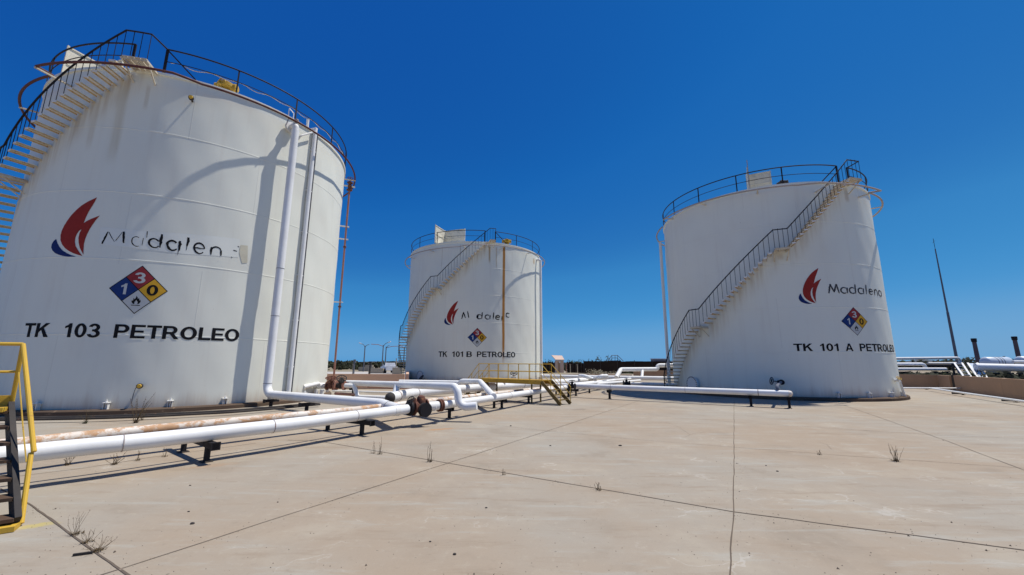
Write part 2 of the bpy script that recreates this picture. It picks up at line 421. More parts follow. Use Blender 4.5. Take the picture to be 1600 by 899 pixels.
# distant hills on the right and a faint ridge on the left
def hills(az0, az1, D, hmax, seed, name='hills'):
    mb = MB(); n = 70; rows = [(0, 0), (.25, .45), (.5, .8), (.75, 1), (1.2, .6), (1.8, 0)]
    vs = []
    for i in range(n+1):
        t = i/n; a = rad(az0+(az1-az0)*t)
        e = math.sin(PI*t)**.6*(.55+.6*noise.noise(Vector((t*6+seed, seed, 0)))+.2*noise.noise(Vector((t*22, seed, 1))))
        for (dd, hh) in rows:
            r = D*(1+dd*.35); vs.append((r*math.sin(a), r*math.cos(a), -2+max(.05, e)*hh*hmax))
    k = len(rows); fs = []
    for i in range(n):
        for j in range(k-1): fs.append((i*k+j, (i+1)*k+j, (i+1)*k+j+1, i*k+j+1))
    mb.add(vs, fs); return struct(mb.build(name, M['hill']))
hills(38, 66, 2600, 46, 3.1); hills(-40, -8, 3600, 26, 9.4)

# concrete apron inside the dike
pv = MB()
pv.add([(-60, -18, 0), (31.5, -18, 0), (31.5, 26, 0), (30.6, 31.4, 0), (20, 44, 0), (12, 50, 0), (-12, 50, 0), (-9.6, 27.05, 0), (-60, 26.7, 0)], [tuple(range(9))])
struct(pv.build('pavement', M['concrete'], smooth=False))

# joints between the slabs, slightly ragged
jb = MB()
def joint(pts, w0, dz=.004, step=.25):
    P = [Vector(p) for p in pts]
    for a, b in zip(P, P[1:]):
        L = (b-a).length; n = max(2, int(L/step)); d = (b-a)/L; nn = Vector((-d.y, d.x, 0)); vs = []
        for i in range(n+1):
            p = a+d*L*i/n; p.z = 0
            off = noise.noise(p*1.3)*.012+noise.noise(p*5)*.006; ww = w0*.82*(.75+.7*abs(noise.noise(p*2.1+Vector((5, 0, 0)))))
            vs += [p+nn*(off-ww/2)+Vector((0, 0, dz)), p+nn*(off+ww/2)+Vector((0, 0, dz))]
        jb.add(vs, [(2*i, 2*i+1, 2*i+3, 2*i+2) for i in range(n)])
def ext(p, q, L):       # point beyond q
    d = (q-p); d.normalize(); return q+d*L
J = {k: G(*k) for k in [(700, 724), (1146, 800), (1600, 860), (1147, 640), (1147, 710), (1146, 675), (1140, 899), (200, 886), (50, 790), (190, 893), (855, 674), (1000, 626),
                        (500, 690), (1600, 732), (1230, 680), (1320, 636), (1595, 729), (700, 660), (1003, 688), (1600, 716), (760, 663), (1000, 640), (1230, 660), (1480, 681), (1460, 675)]}
joint([G(450, 688), J[(500, 690)], J[(700, 724)], J[(1146, 800)], J[(1600, 860)], ext(J[(1146, 800)], J[(1600, 860)], 6)], .022)
joint([ext(J[(1146, 800)], J[(1140, 899)], 3), J[(1140, 899)], J[(1146, 800)], J[(1147, 710)], J[(1147, 640)], ext(J[(1147, 710)], J[(1147, 640)], 4)], .016, .0045)
joint([ext(J[(700, 724)], J[(200, 886)], 3), J[(200, 886)], J[(700, 724)], J[(855, 674)], J[(1000, 626)]], .014, .005)
joint([J[(760, 663)], J[(855, 674)], J[(1003, 688)], G(1300, 711), J[(1600, 732)], ext(J[(1003, 688)], J[(1600, 732)], 12)], .012, .0045)
joint([G(880, 640), J[(1000, 648)] if (1000, 648) in J else G(1000, 648), G(1150, 660), G(1460, 680), G(1600, 686), ext(G(1460, 680), G(1600, 686), 8)], .014, .004)
joint([G(1320, 634), G(1470, 686), G(1600, 735), ext(G(1470, 686), G(1600, 735), 4)], .014, .005)
joint([G(0, 764), G(50, 790), G(120, 842), G(190, 893), ext(G(120, 842), G(190, 893), 2)], .026, .0045, .08)
joint([G(0, 748), G(130, 732), G(230, 716), G(400, 693)], .018, .005)
joint([G(1290, 640), G(1600, 653)], .014, .0055)
for pts in ([(1071, 683), (1080, 679), (1092, 677), (1104, 675)], [(1040, 660), (1062, 668), (1078, 680)], [(1278, 691), (1292, 695), (1300, 703)], [(905, 676), (916, 674), (924, 675)]):
    joint([G(*q) for q in pts], .006, .0035, .08)
struct(jb.build('pavement_joints', M['joint'], smooth=False))

# ------------------------------------------------------------------ storage tanks
def bump(a, z):      # shallow plate buckles of the shell
    return .006*math.sin(7*a+.9*z)+.005*math.sin(17*a-1.7*z+1)+.004*math.sin(31*a+2.3*z+2)+.003*math.sin(3.1*z+5*math.sin(3*a))

def rect(x0, y0, x1, y1): return [(x0, y0), (x1, y0), (x1, y1), (x0, y1)]
def band(cx, cy, ox, oy, ix, iy, a0, a1, n=16):
    out = []
    for i in range(n):
        A, B = rad(a0+(a1-a0)*i/n), rad(a0+(a1-a0)*(i+1)/n)
        out.append([(cx+ox*math.cos(A), cy+oy*math.sin(A)), (cx+ox*math.cos(B), cy+oy*math.sin(B)), (cx+ix*math.cos(B), cy+iy*math.sin(B)), (cx+ix*math.cos(A), cy+iy*math.sin(A))])
    return out
# heavy grotesque capitals: (advance, layers of outline pieces)
_P = [[rect(0, 0, .2, 1)], [rect(.2, .83, .42, 1), rect(.2, .38, .42, .55)]+band(.42, .69, .31, .31, .11, .14, 90, -90)]
BLOCK = {
 'T': (.80, [[rect(0, .82, .74, 1), rect(.27, 0, .47, .82)]]),
 'K': (.86, [[rect(0, 0, .2, 1)], [[(.2, .34), (.34, .50), (.78, 1), (.53, 1), (.2, .60)]], [[(.34, .50), (.55, 0), (.80, 0), (.465, .642)]]]),
 '1': (.60, [[[(.22, 0), (.42, 0), (.42, 1), (.27, 1), (.17, .87), (.02, .79), (.02, .63), (.22, .72)]]]),
 '0': (.76, [band(.33, .5, .33, .51, .13, .34, 0, 360, 32)]),
 'O': (.95, [band(.42, .5, .43, .51, .22, .34, 0, 360, 36)]),
 '3': (.76, [band(.30, .73, .31, .28, .11, .12, 170, -75), [rect(.2, .44, .36, .59)], band(.30, .285, .35, .295, .14, .13, 80, -170)]),
 'P': (.82, _P), 'R': (.90, _P+[[[(.34, .42), (.57, .42), (.85, 0), (.61, 0)]]]),
 'E': (.76, [[rect(0, 0, .2, 1)], [rect(.2, .83, .69, 1), rect(.2, .42, .63, .58), rect(.2, 0, .71, .17)]]),
 'L': (.70, [[rect(0, 0, .2, 1)], [rect(.2, 0, .66, .17)]]),
 'A': (1.0, [[[(0, 0), (.21, 0), (.47, .76), (.47, 1), (.36, 1)]], [[(.94, 0), (.58, 1), (.47, 1), (.47, .76), (.73, 0)]], [rect(.22, .2, .72, .37)]]),
 'B': (.84, [[rect(0, 0, .2, 1)], [rect(.2, .85, .42, 1), rect(.2, .44, .42, .59)]+band(.42, .72, .28, .28, .09, .13, 90, -90), [rect(.2, 0, .42, .15)]+band(.42, .295, .32, .295, .12, .145, 90, -90)]),
}

class Tank:
    def __init__(s, name, label, C, R, H, mat, seams):
        s.C, s.R, s.H = C, R, H
        s.root = thing(name, label, 'storage tank', (C[0], C[1], 0))
    def P(s, adeg, z, dr=0.0):          # local point
        a = rad(adeg); r = s.R+dr
        return Vector((r*math.cos(a), r*math.sin(a), z))
    def W(s, *a): return s.P(*a)+Vector((s.C[0], s.C[1], 0))
    def hit(s, u, v, dr=0.0):           # (angle, z) of the near wall point seen at (u, v)
        d = ray(u, v); R = s.R+dr; cx, cy = s.C
        a = d.x**2+d.y**2; b = -2*(d.x*cx+d.y*cy); c = cx*cx+cy*cy-R*R
        D = b*b-4*a*c; t = (-b-math.sqrt(max(0, D)))/(2*a)
        return math.degrees(math.atan2(d.y*t-cy, d.x*t-cx)), H0+d.z*t
    # paint laid onto the curved wall: polygons in (arc metres, height)
    def decal(s, name, polys, mat, parent, off=.008, label=None, me=None, fn=None, layers=None):
        bm = bmesh.new()
        if me is not None: bm.from_mesh(me)
        for poly in (polys or []):
            vs = [bm.verts.new((x, y, 0)) for x, y in poly]; bm.faces.new(vs)
        for li, ps in enumerate(layers or []):
            for poly in ps: bm.faces.new([bm.verts.new((x, y, li*.0012)) for x, y in poly])
        bm.normal_update(); bmesh.ops.triangulate(bm, faces=bm.faces[:])
        xs = [v.co.x for v in bm.verts]
        x = math.floor(min(xs)/.12)*.12
        while x < max(xs):
            bmesh.ops.bisect_plane(bm, geom=bm.verts[:]+bm.edges[:]+bm.faces[:], plane_co=(x, 0, 0), plane_no=(1, 0, 0)); x += .12
        if me is None:
            y = math.floor(min(v.co.y for v in bm.verts)/.2)*.2; ym = max(v.co.y for v in bm.verts)
            while y < ym:
                bmesh.ops.bisect_plane(bm, geom=bm.verts[:]+bm.edges[:]+bm.faces[:], plane_co=(0, y, 0), plane_no=(0, 1, 0)); y += .2
        for v in bm.verts:
            a = v.co.x/s.R; z = v.co.y; r = s.R+bump(a, z)+off+v.co.z
            v.co = (r*math.cos(a), r*math.sin(a), z)
        bmesh.ops.recalc_face_normals(bm, faces=bm.faces[:])
        for f in bm.faces:
            c = f.calc_center_median()
            if f.normal.x*c.x+f.normal.y*c.y < 0: f.normal_flip()
            f.smooth = True
        m2 = bpy.data.meshes.new(name); bm.to_mesh(m2); bm.free(); m2.materials.append(mat)
        o = link(bpy.data.objects.new(name, m2)); o.parent = parent
        if label: o['label'] = label
        return o
    def word(s, body, a0, a1, z0, h, parent, mat, off=.02, name='word'):
        W_ = sum(BLOCK[c][0] for c in body)-.10; s0, s1 = rad(a0)*s.R, rad(a1)*s.R; x = 0; first = None; k = (s1-s0)/W_
        lay = {}
        for c in body:
            adv, ls = BLOCK[c]
            for li, ps in enumerate(ls):
                lay.setdefault(li, []).extend([[(s0+(x+p[0])*k, z0+p[1]*h) for p in poly] for poly in ps])
            x += adv
        return s.decal(name, None, mat, parent, off, layers=[lay[i] for i in sorted(lay)])

FL_RED = [(318, 65), (306, 90), (292, 114), (276, 140), (262, 168), (247, 205), (266, 192), (290, 180), (333, 163), (312, 187), (295, 212), (279, 236), (265, 264), (254, 290), (247, 318), (245, 345), (244, 374), (233, 355), (224, 335), (218, 308), (218, 282), (224, 258), (236, 237), (222, 246), (210, 262), (201, 282), (198, 305), (202, 328), (212, 346), (224, 364), (238, 381), (214, 375), (190, 367), (165, 354), (146, 340), (130, 320), (121, 296), (121, 270), (127, 246), (140, 218), (158, 190), (180, 162), (206, 136), (236, 110), (270, 88)]
FL_BLUE = [(98, 290), (85, 300), (75, 316), (71, 335), (78, 352), (92, 366), (112, 375), (136, 382), (165, 386), (203, 384), (178, 377), (154, 366), (132, 352), (115, 332), (104, 312)]
def arc(cx, cy, rx, ry, a0, a1, n=14): return [(cx+rx*math.cos(rad(a0+(a1-a0)*i/n)), cy+ry*math.sin(rad(a0+(a1-a0)*i/n))) for i in range(n+1)]
GLYPH = {   # thin hand painted letters: strokes in a unit-high box
 'M': (1.0, [[(.02, 0), (.22, 1)], [(.22, 1), (.50, .12)], [(.50, .12), (.78, 1)], [(.80, 1), (.96, 0)]]),
 'a': (.72, [arc(.34, .33, .31, .31, 50, 310), [(.66, .64), (.64, .02)]]),
 'd': (.74, [arc(.34, .33, .31, .31, 45, 315), [(.70, 1.02), (.64, .0)]]),
 'l': (.30, [[(.18, 1.05), (.10, .02)]]),
 'e': (.72, [[(.06, .36), (.62, .36)], arc(.34, .33, .30, .31, 5, 320)]),
 'n': (.68, [[(.08, .64), (.06, 0)], arc(.34, .36, .27, .28, 180, 0), [(.61, .38), (.60, 0)]]),
}
def brush(pts, w, seed):
    """ragged paint stroke as a closed outline"""
    P = [Vector((p[0], p[1], 0)) for p in pts]; Q = [P[0]]
    for a, b in zip(P, P[1:]):
        n = max(1, int((b-a).length/.06))
        for i in range(1, n+1): Q.append(a+(b-a)*i/n)
    L, Rr = [], []
    for i, p in enumerate(Q):
        t = (Q[min(i+1, len(Q)-1)]-Q[max(i-1, 0)]).normalized(); nn = Vector((-t.y, t.x, 0))
        k = .55+.45*math.sin(PI*min(1, (i+.6)/max(2, len(Q)-1)))
        wl = w*k*(.5+.35*noise.noise(Vector((i*.7, seed, 0)))); wr = w*k*(.5+.35*noise.noise(Vector((i*.7, seed, 7))))
        L.append(p+nn*wl); Rr.append(p-nn*wr)
    return [[(L[i].x, L[i].y), (Rr[i].x, Rr[i].y), (Rr[i+1].x, Rr[i+1].y), (L[i+1].x, L[i+1].y)] for i in range(len(Q)-1)]

def build_tank(name, label, C, R, H, seams, knots, gap, posts, ring, box_a, rust_runs, seed, ringmat, anchors, stain_amt=.6, braces=(1, 0), brk=tuple(-174+27*i for i in range(13))):
    T = Tank(name, label, C, R, H, None, seams); root = T.root; k = H/12.5
    st = []
    for (a0, z0), (a1, z1) in zip(knots, knots[1:]):
        lo, hi = sorted([(rad(a0)*R, z0), (rad(a1)*R, z1)])
        if abs(z1-z0) > .5 and hi[0] > rad(-165)*R: st.append((lo[0], lo[1], hi[0], hi[1], stain_amt))
    mat = tank_paint('tank shell paint', R, st, rust_runs, seed)
    # foundation ring and bottom chime
    fb = MB(); fb.lathe([(R+.28, -.02), (R+.28, .12), (R+.23, .16), (R-.2, .165)], 96); fb.build('foundation_ring', M['found'], root)
    # shell
    N = 288; zs = [.10]
    for z in seams: zs += [z-.05, z-.022, z-.014, z+.014, z+.022, z+.05]
    zs += [i*.3 for i in range(1, int(H/.3))]+[H-.10, H-.09, H-.002, H]
    zs = sorted(set(zs)); sh = MB(); vs = []
    for z in zs:
        w_ = 0
        for q in seams:
            if abs(z-q) < .016: w_ = .006
        if z > H-.095: w_ = .05
        for i in range(N+1):
            a = -PI*1.5+2*PI*i/N
            r = R+bump(a, z)*(1 if z < H-.2 else .2)+w_
            vs.append((r*math.cos(a), r*math.sin(a), z))
    fs = [(j*(N+1)+i, j*(N+1)+i+1, (j+1)*(N+1)+i+1, (j+1)*(N+1)+i) for j in range(len(zs)-1) for i in range(N)]
    sh.add(vs, fs); so_ = sh.build('shell', mat, root, ang=25)
    uvl = so_.data.uv_layers.new(name='UVMap')
    for lp in so_.data.loops:
        j, i = divmod(lp.vertex_index, N+1); uvl.data[lp.index].uv = ((-PI*1.5+2*PI*i/N)*R, zs[j])
    rb = MB(); rb.lathe([(R+.05, H-.003), (R+.05, H+.012), (R*.5, H+R*.045), (.02, H+R*.075)], 96); rb.build('roof', M['white'], root, ang=20)
    # roof railing
    g0, g1 = gap
    def circ(a0, a1, r, z, step=3):
        n = max(2, int(abs(a1-a0)/step)); return [Vector((r*math.cos(rad(a0+(a1-a0)*i/n)), r*math.sin(rad(a0+(a1-a0)*i/n)), z)) for i in range(n+1)]
    hb = MB(); hh = 1.05*k if k > .95 else .95
    hb.tube(circ(g1, g0+360, R+.01, H+hh), .030, 8)
    rail = hb.build('roof_railing', M['black'], root)
    mb = MB(); mb.tube(circ(g1, g0+360, R+.01, H+hh*.5), .017, 6); mb.build('mid_rail', M['black'], rail)
    al = [g1]+posts+[g0+360]
    for i, a in enumerate(al):
        pb = MB(); wdt = .085 if i in (0, len(al)-1) else .055
        pb.box((R+.01, 0, H+hh/2), (wdt*.5, wdt, hh)); 
        p = pb.build('post', M['black'], rail); p.rotation_euler.z = rad(a)
    for a, sgn, on in ((g1, 1, braces[0]), (g0, -1, braces[1])):
        if not on: continue
        bb = MB(); bb.bar(T.P(a, H+hh-.03, .01), T.P(a+sgn*9.5, H+.03, .01), .05, .04); bb.build('brace', M['black'], rail)
    # spiral stair: cantilevered treads, landings, outer hand rail with balusters
    wd = .76*(1 if k > .95 else .93)
    lb = MB(); stair = None
    def sector(a0, a1, z, th):
        n = 4; v = []
        for zz in (z-th, z):
            for i in range(n+1):
                a = rad(a0+(a1-a0)*i/n)
                v += [((R+.02)*math.cos(a), (R+.02)*math.sin(a), zz), ((R+wd)*math.cos(a), (R+wd)*math.sin(a), zz)]
        m = 2*(n+1); f = []
        for i in range(n):
            b = 2*i
            f += [(b, b+1, b+3, b+2), (m+b+1, m+b, m+b+2, m+b+3), (b+1, m+b+1, m+b+3, b+3), (b+2, m+b+2, m+b, b)]
        f += [(0, m, m+1, 1), (2*n+1, m+2*n+1, m+2*n, 2*n)]
        lb.add(v, f)
    for (a0, z0), (a1, z1) in zip(knots, knots[1:]):
        if abs(z0-z1) < .3:
            lb = MB(); np_ = max(2, round(abs(a1-a0)/1.7))
            for q in range(np_): sector(a0+(a1-a0)*(q+.04)/np_, a0+(a1-a0)*(q+.90)/np_, z0, .04)
            lb.bar(T.P(a0, z0-.07, wd-.05), T.P(a1, z0-.07, wd-.05), .05, .055)
            for a in (a0, a1): lb.bar(T.P(a, z0-.085, .02), T.P(a, z0-.085, wd), .05, .06)
            if stair is None: stair = lb.build('staircase', M['tread'], root, smooth=False)
            else: lb.build('landing', M['tread'], stair, smooth=False)
            for a in (a0, a1): lb = MB(); lb.bar(T.P(a, z0-.55, .02), T.P(a, z0-.12, wd*.8), .04); lb.build('strut', M['tread'], stair, smooth=False)
    tb = MB(); tw = .24*(1 if k > .95 else .9)
    tw *= .86; tb.box((R+.02+wd/2, 0, -.012), (wd, tw, .018)); tb.box((R+.02+wd/2, tw/2-.006, -.045), (wd, .012, .055), mi=1); tb.box((R+.02+wd/2, -tw/2+.006, -.045), (wd, .012, .055), mi=1)
    tb.box((R+.02+wd-.006, 0, -.045), (.01, tw-.03, .05))
    tread0 = None; hr = []; step = .24*k; nb = 0
    bal = MB(); bal.tube([(R+wd-.02, 0, 0), (R+wd-.02, 0, 1.0)], .0115, 5); bal0 = None
    for (a0, z0), (a1, z1) in zip(knots, knots[1:]):
        if abs(z0-z1) < .3:
            hr += [(a0, z0), (a1, z1)]; nn = max(1, round(abs(a1-a0)/2.2))
            pts = [(a0+(a1-a0)*i/nn, z0) for i in range(nn+1)]
        else:
            n = max(2, round(abs(z1-z0)/step)); pts = []
            for i in range(1, n):
                a, z = a0+(a1-a0)*i/n, z0+(z1-z0)*i/n; pts.append((a, z))
                if tread0 is None: tread0 = tb.build('tread', [M['white'], M['lip']], stair, smooth=False); o = tread0
                else: o = link(tread0.copy()); o.parent = stair
                o.location.z = z; o.rotation_euler.z = rad(a)
            hr += [(a0, z0), (a1, z1)]
        for a, z in pts:
            if nb >= 98: continue
            if bal0 is None: bal0 = bal.build('baluster', M['black'], stair); o = bal0
            else: o = link(bal0.copy()); o.parent = stair
            o.location.z = z; o.rotation_euler.z = rad(a); nb += 1
    pts = []
    for (a0, z0), (a1, z1) in zip(hr, hr[1:]):
        n = max(1, int(abs(a1-a0)/2))
        for i in range(n): pts.append((a0+(a1-a0)*i/n, z0+(z1-z0)*i/n))
    pts.append(hr[-1])
    path = [T.P(a, z+1.03*(1 if k > .95 else .92), wd-.02) for a, z in pts]
    # close the top end of the hand rail onto the roof railing post
    path = [T.P(g1, H+hh-.02, .03)]+path
    path += [T.P(pts[-1][0], .15, wd-.02)]
    hb = MB(); hb.tube(path, .030 if k > .95 else .028, 8); hb.build('handrail', M['black'], stair)
    for a in (g0+.3,):
        pass
    # cooling water ring around the top of the shell, stepping out round the stair
    rg = MB(); rp = [T.P(a, z, d) for a, z, d in ring]
    rg.tube(rp, .045, 8); ringo = rg.build('cooling_ring', ringmat, root)
    for a in brk:
        # nearest ring node
        b = min(ring, key=lambda q: abs((q[0]-a+180) % 360-180))
        br = MB(); br.bar((R-.02, 0, b[1]-.06), (R+b[2]+.03, 0, b[1]-.06), .06, .05); 
        o = br.build('bracket', M['tread'], ringo, smooth=False); o.rotation_euler.z = rad(a)
    # gauge hatch wind screen: open box of thin plates on the roof edge
    if box_a:
        a0, hz, wz = box_a; bx = MB(); dd = .9*wz; c = Vector((R-.75*k, 0, H))
        th = .012
        bx.box((c.x-dd*.5, 0, H+hz/2), (th, wz, hz)); bx.box((c.x, -wz/2, H+hz/2), (dd, th, hz))
        for zz in (.04, .5, .97): bx.box((c.x-dd*.5+.025, 0, H+hz*zz), (.03, wz, .05)); bx.box((c.x, -wz/2+.025, H+hz*zz), (dd, .03, .05))
        for yy in (-.17, .17): bx.box((c.x-dd*.5+.02, yy*wz, H+hz/2), (.03, .04, hz*.9))
        for xx, yy in ((-.5, .5), (.5, -.5), (-.5, -.5)): bx.box((c.x+xx*dd, yy*wz, H+hz/2), (.06, .06, hz+.02))
        o = bx.build('hatch_screen', M['cream'], root, smooth=False); o.rotation_euler.z = rad(a0)
    # roof vent: pipe stub with flange and yellow double cowl
    # hold-down anchors
    an = MB()
    for yy in (-.055, .055): an.box((R+.075, yy, .23), (.13, .014, .26))
    an.box((R+.08, 0, .37), (.17, .17, .018)); an.tube([(R+.09, 0, .05), (R+.09, 0, .47)], .018, 8); an.disc((R+.09, 0, .40), (0, 0, 1), .035, .04, 6)
    an0 = None
    for a in anchors:
        if an0 is None: an0 = an.build('anchor_chair', M['white'], root, smooth=False); o = an0
        else: o = link(an0.copy()); o.parent = root
        o.rotation_euler.z = rad(a)
    return T

def emblem(T, tipx, z0, z1, x0, x1, sc_=1.0):
    """flame emblem fitted to arc span x0..x1 (deg) and height z0..z1"""
    def f(p):
        # crop sheared a little; undo
        x = (p[0]-72)/261; y = (386-p[1])/321
        return (rad(x0+(x1-x0)*x)*T.R, z0+(z1-z0)*y-.0*x)
    o = T.decal('flame_emblem', [[f(p) for p in FL_RED]], M['p_red'], T.root, .007)
    T.decal('emblem_base', [[f(p) for p in FL_BLUE]], M['p_blue'], o, .007)
    return o

def hazard(T, a, z, hw, hz):
    x0 = rad(a)*T.R
    def f(x, y): return (x0+(x-y)*hw/1.0*.5, z+(x+y)*hz*.5)       # unit square rotated to a diamond, x,y in -1..1
    b = 1.04
    brd = T.decal('hazard_diamond', [[f(-b, -b), f(b, -b), f(b, b), f(-b, b)]], M['p_black'], T.root, .006)
    g = .022
    for (sx, sy), m, nm in (((1, 1), 'p_nred', 'red_quarter'), ((-1, 1), 'p_nblue', 'blue_quarter'), ((1, -1), 'p_nyel', 'yellow_quarter'), ((-1, -1), 'p_nwhite', 'white_quarter')):
        lo, hi = g, 1-g*.2
        pts = [(sx*lo, sy*lo), (sx*hi, sy*lo), (sx*hi, sy*hi), (sx*lo, sy*hi)]
        if sx*sy < 0: pts = pts[::-1]
        T.decal(nm, [[f(*p) for p in pts]], M[m], brd, .008)
    dg = math.degrees(1/T.R)
    for body, cx, cz, m in (('3', 0, .5, 'p_nwhite'), ('1', -.5, 0, 'p_nwhite'), ('0', .5, 0, 'p_black')):
        w_ = .38*hz if body != '1' else .24*hz; h_ = .46*hz
        ca = a+cx*hw*dg; T.word(body, ca-w_/2*dg, ca+w_/2*dg, z+cz*hz-h_/2, h_, brd, M[m], .010, 'digit')
    # flame pictogram over a bar
    fl = [(-.10, 0), (-.20, .06), (-.25, .17), (-.24, .28), (-.20, .22), (-.17, .30), (-.18, .42), (-.10, .34), (-.05, .44), (-.03, .58), (.05, .46), (.07, .36), (.12, .44), (.15, .36), (.17, .26), (.22, .31), (.24, .18), (.19, .06), (.10, 0), (.08, .08), (.09, .16), (.03, .22), (.0, .30), (-.04, .2), (-.09, .15), (-.07, .06)]
    k = hz*.62; cz = z-.5*hz-.16*hz
    T.decal('flame_symbol', [[(x0+x*k, cz+.03*hz+y*k) for x, y in fl], [(x0-.24*k, cz-.03*hz), (x0+.24*k, cz-.03*hz), (x0+.24*k, cz), (x0-.24*k, cz)]], M['p_black'], brd, .010)

def brand(T, spec, w_, mat, hgt):
    """spec: list of (glyph, angle of left edge, base height, list of strokes to keep or None)"""
    first = None
    for i, (ch, a, z, keep) in enumerate(spec):
        polys = []
        _, strokes = GLYPH[ch]
        for j, stt in enumerate(strokes):
            if keep is not None and j not in keep: continue
            x0 = rad(a)*T.R
            pts = [(x0+p[0]*hgt*1.15, z+p[1]*hgt) for p in stt]
            polys.append(brush(pts, w_, i*3.3+j))
        o = T.decal('painted_name' if first is None else 'letter', None, mat, first or T.root, .007, layers=polys)
        first = first or o

# ---- tank 103 (left, nearest)
SEAM = (2.58, 5.18, 7.62, 10.08)
knC = [(-73.1, 12.5), (-79.7, 12.5), (-115.5, 8.25), (-120.5, 8.25), (-155, 4.12), (-160, 4.12), (-195, 0.0)]
def arcring(segs):
    out = []
    for (a0, a1, z0, z1, d0, d1, st_) in segs:
        n = max(1, int(abs(a1-a0)/st_))
        for i in range(n+1):
            t = i/n; p = (a0+(a1-a0)*t, z0+(z1-z0)*t, d0+(d1-d0)*t)
            if not out or (abs(out[-1][0]-p[0]) > 1e-4 or abs(out[-1][2]-p[2]) > 1e-4): out.append(p)
    return out
ringC = arcring([(160, -59, 12.1, 12.1, .58, .58, 3), (-59, -65.5, 12.1, 12.0, .58, 1.0, 3.2), (-65.5, -101.6, 12.0, 11.84, 1.0, 1.02, 3), (-101.6, -101.9, 11.84, 11.84, 1.02, .56, 1), (-101.9, -198, 11.84, 11.8, .56, .56, 3)])
TC = build_tank('oil_storage_tank', "nearest and largest-looking white tank, at left, lettered TK 103 PETROLEO", (-15.26, 19.36), 6.03, 12.5, SEAM, knC, (-81.4, -71.4),
    [-49.4+22.3*i for i in range(14)], ringC, (-108, 1.5, 1.25),
    [(rad(-82.0)*6.03, .24, 12.1, 8.4, .36, (.46, .37, .22)), (rad(-90)*6.03, .16, 11.2, 9.0, .28, (.45, .34, .2)), (rad(-75)*6.03, .10, 12.0, 10.8, .3, (.45, .36, .24))],
    1.3, M['redpipe'], [-88, -70.2, -54.8, -40.2, -24.3, -8, 8, 24, 40, -105, -122], .75, (1, 0), (-101.7, -135, -160, 22, 50, 80, 110, 140, 170))
c0 = lambda x, y: TC.hit(60+x*.28912, 290+y*.28912)
def remap(pts): return [(rad(a)*6.03, z) for a, z in (c0(*p) for p in pts)]
pt = TC.decal('repaint_patch', [remap([(335, 225), (590, 250), (1090, 290), (1080, 390), (800, 372), (560, 345), (330, 318)])], M['p_patch'], TC.root, .004)
fo = TC.decal('flame_emblem', [remap(FL_RED)], M['p_red'], TC.root, .007)
TC.decal('emblem_base', [remap(FL_BLUE)], M['p_blue'], fo, .007)
def el(cx, cy, rx, ry, a0, a1, n=14, tilt=.12): return [(cx+rx*math.cos(rad(a0+(a1-a0)*i/n)), cy-ry*math.sin(rad(a0+(a1-a0)*i/n))+tilt*rx*math.cos(rad(a0+(a1-a0)*i/n))) for i in range(n+1)]
STR = [([(345, 316), (360, 282), (377, 250)], 1), ([(381, 252), (398, 284), (412, 304)], .45), ([(418, 300), (438, 275), (454, 254)], .4), ([(462, 250), (462, 312)], 1.15),
       (el(532, 304, 26, 26, 60, 300), .55), ([(569, 285), (560, 325)], .35), ([(589, 248), (586, 282)], .5),
       (el(626, 312, 28, 24, 30, 330), 1.05), ([(668, 264), (656, 336)], 1.3),
       (el(725, 325, 28, 26, 40, 325), 1.35), ([(766, 300), (760, 352)], 1.4), ([(757, 350), (752, 378)], .3),
       ([(812, 281), (802, 330)], 1.35), ([(803, 328), (799, 350)], .4),
       (el(870, 340, 28, 28, 0, 318), 1.1), ([(844, 336), (897, 343)], .8),
       ([(936, 333), (931, 374)], 1.2), (el(962, 352, 24, 19, 175, 0), .9), ([(987, 352), (987, 381)], 1),
       ([(1053, 351), (1074, 356)], .8), ([(1078, 328), (1083, 334)], .6), ([(1042, 386), (1048, 390)], .6), ([(968, 247), (968, 270)], .25)]
LET = [[0, 1, 2, 3], [4, 5], [6], [7, 8], [9, 10, 11], [12, 13], [14, 15], [16, 17, 18], [19], [20], [21]]; first = None
for ids in LET:
    o = TC.decal('painted_name' if first is None else 'letter', None, M['p_black'], first or TC.root, .008, layers=[brush(remap(STR[i][0]), .062*STR[i][1], i*1.7) for i in ids])
    first = first or o
TC.decal('torn_sticker', [remap([(1092, 322), (1131, 326), (1129, 418), (1100, 420), (1085, 360)])], M['p_sticker'], TC.root, .010)
hazard(TC, -67.66, 4.15, .775, .82)
def sign(T, words, z, h):
    first = None
    for body, a0, a1 in words:
        if first is None: first = T.word(body, a0, a1, z, h, T.root, M['p_black'], .007, 'tank_number')
        else: T.word(body, a0, a1, z, h, first, M['p_black'], .007, 'word')
sign(TC, [('TK', -98.4, -90.0), ('103', -85.3, -75.5), ('PETROLEO', -71.9, -38.1)], 2.47, .46)

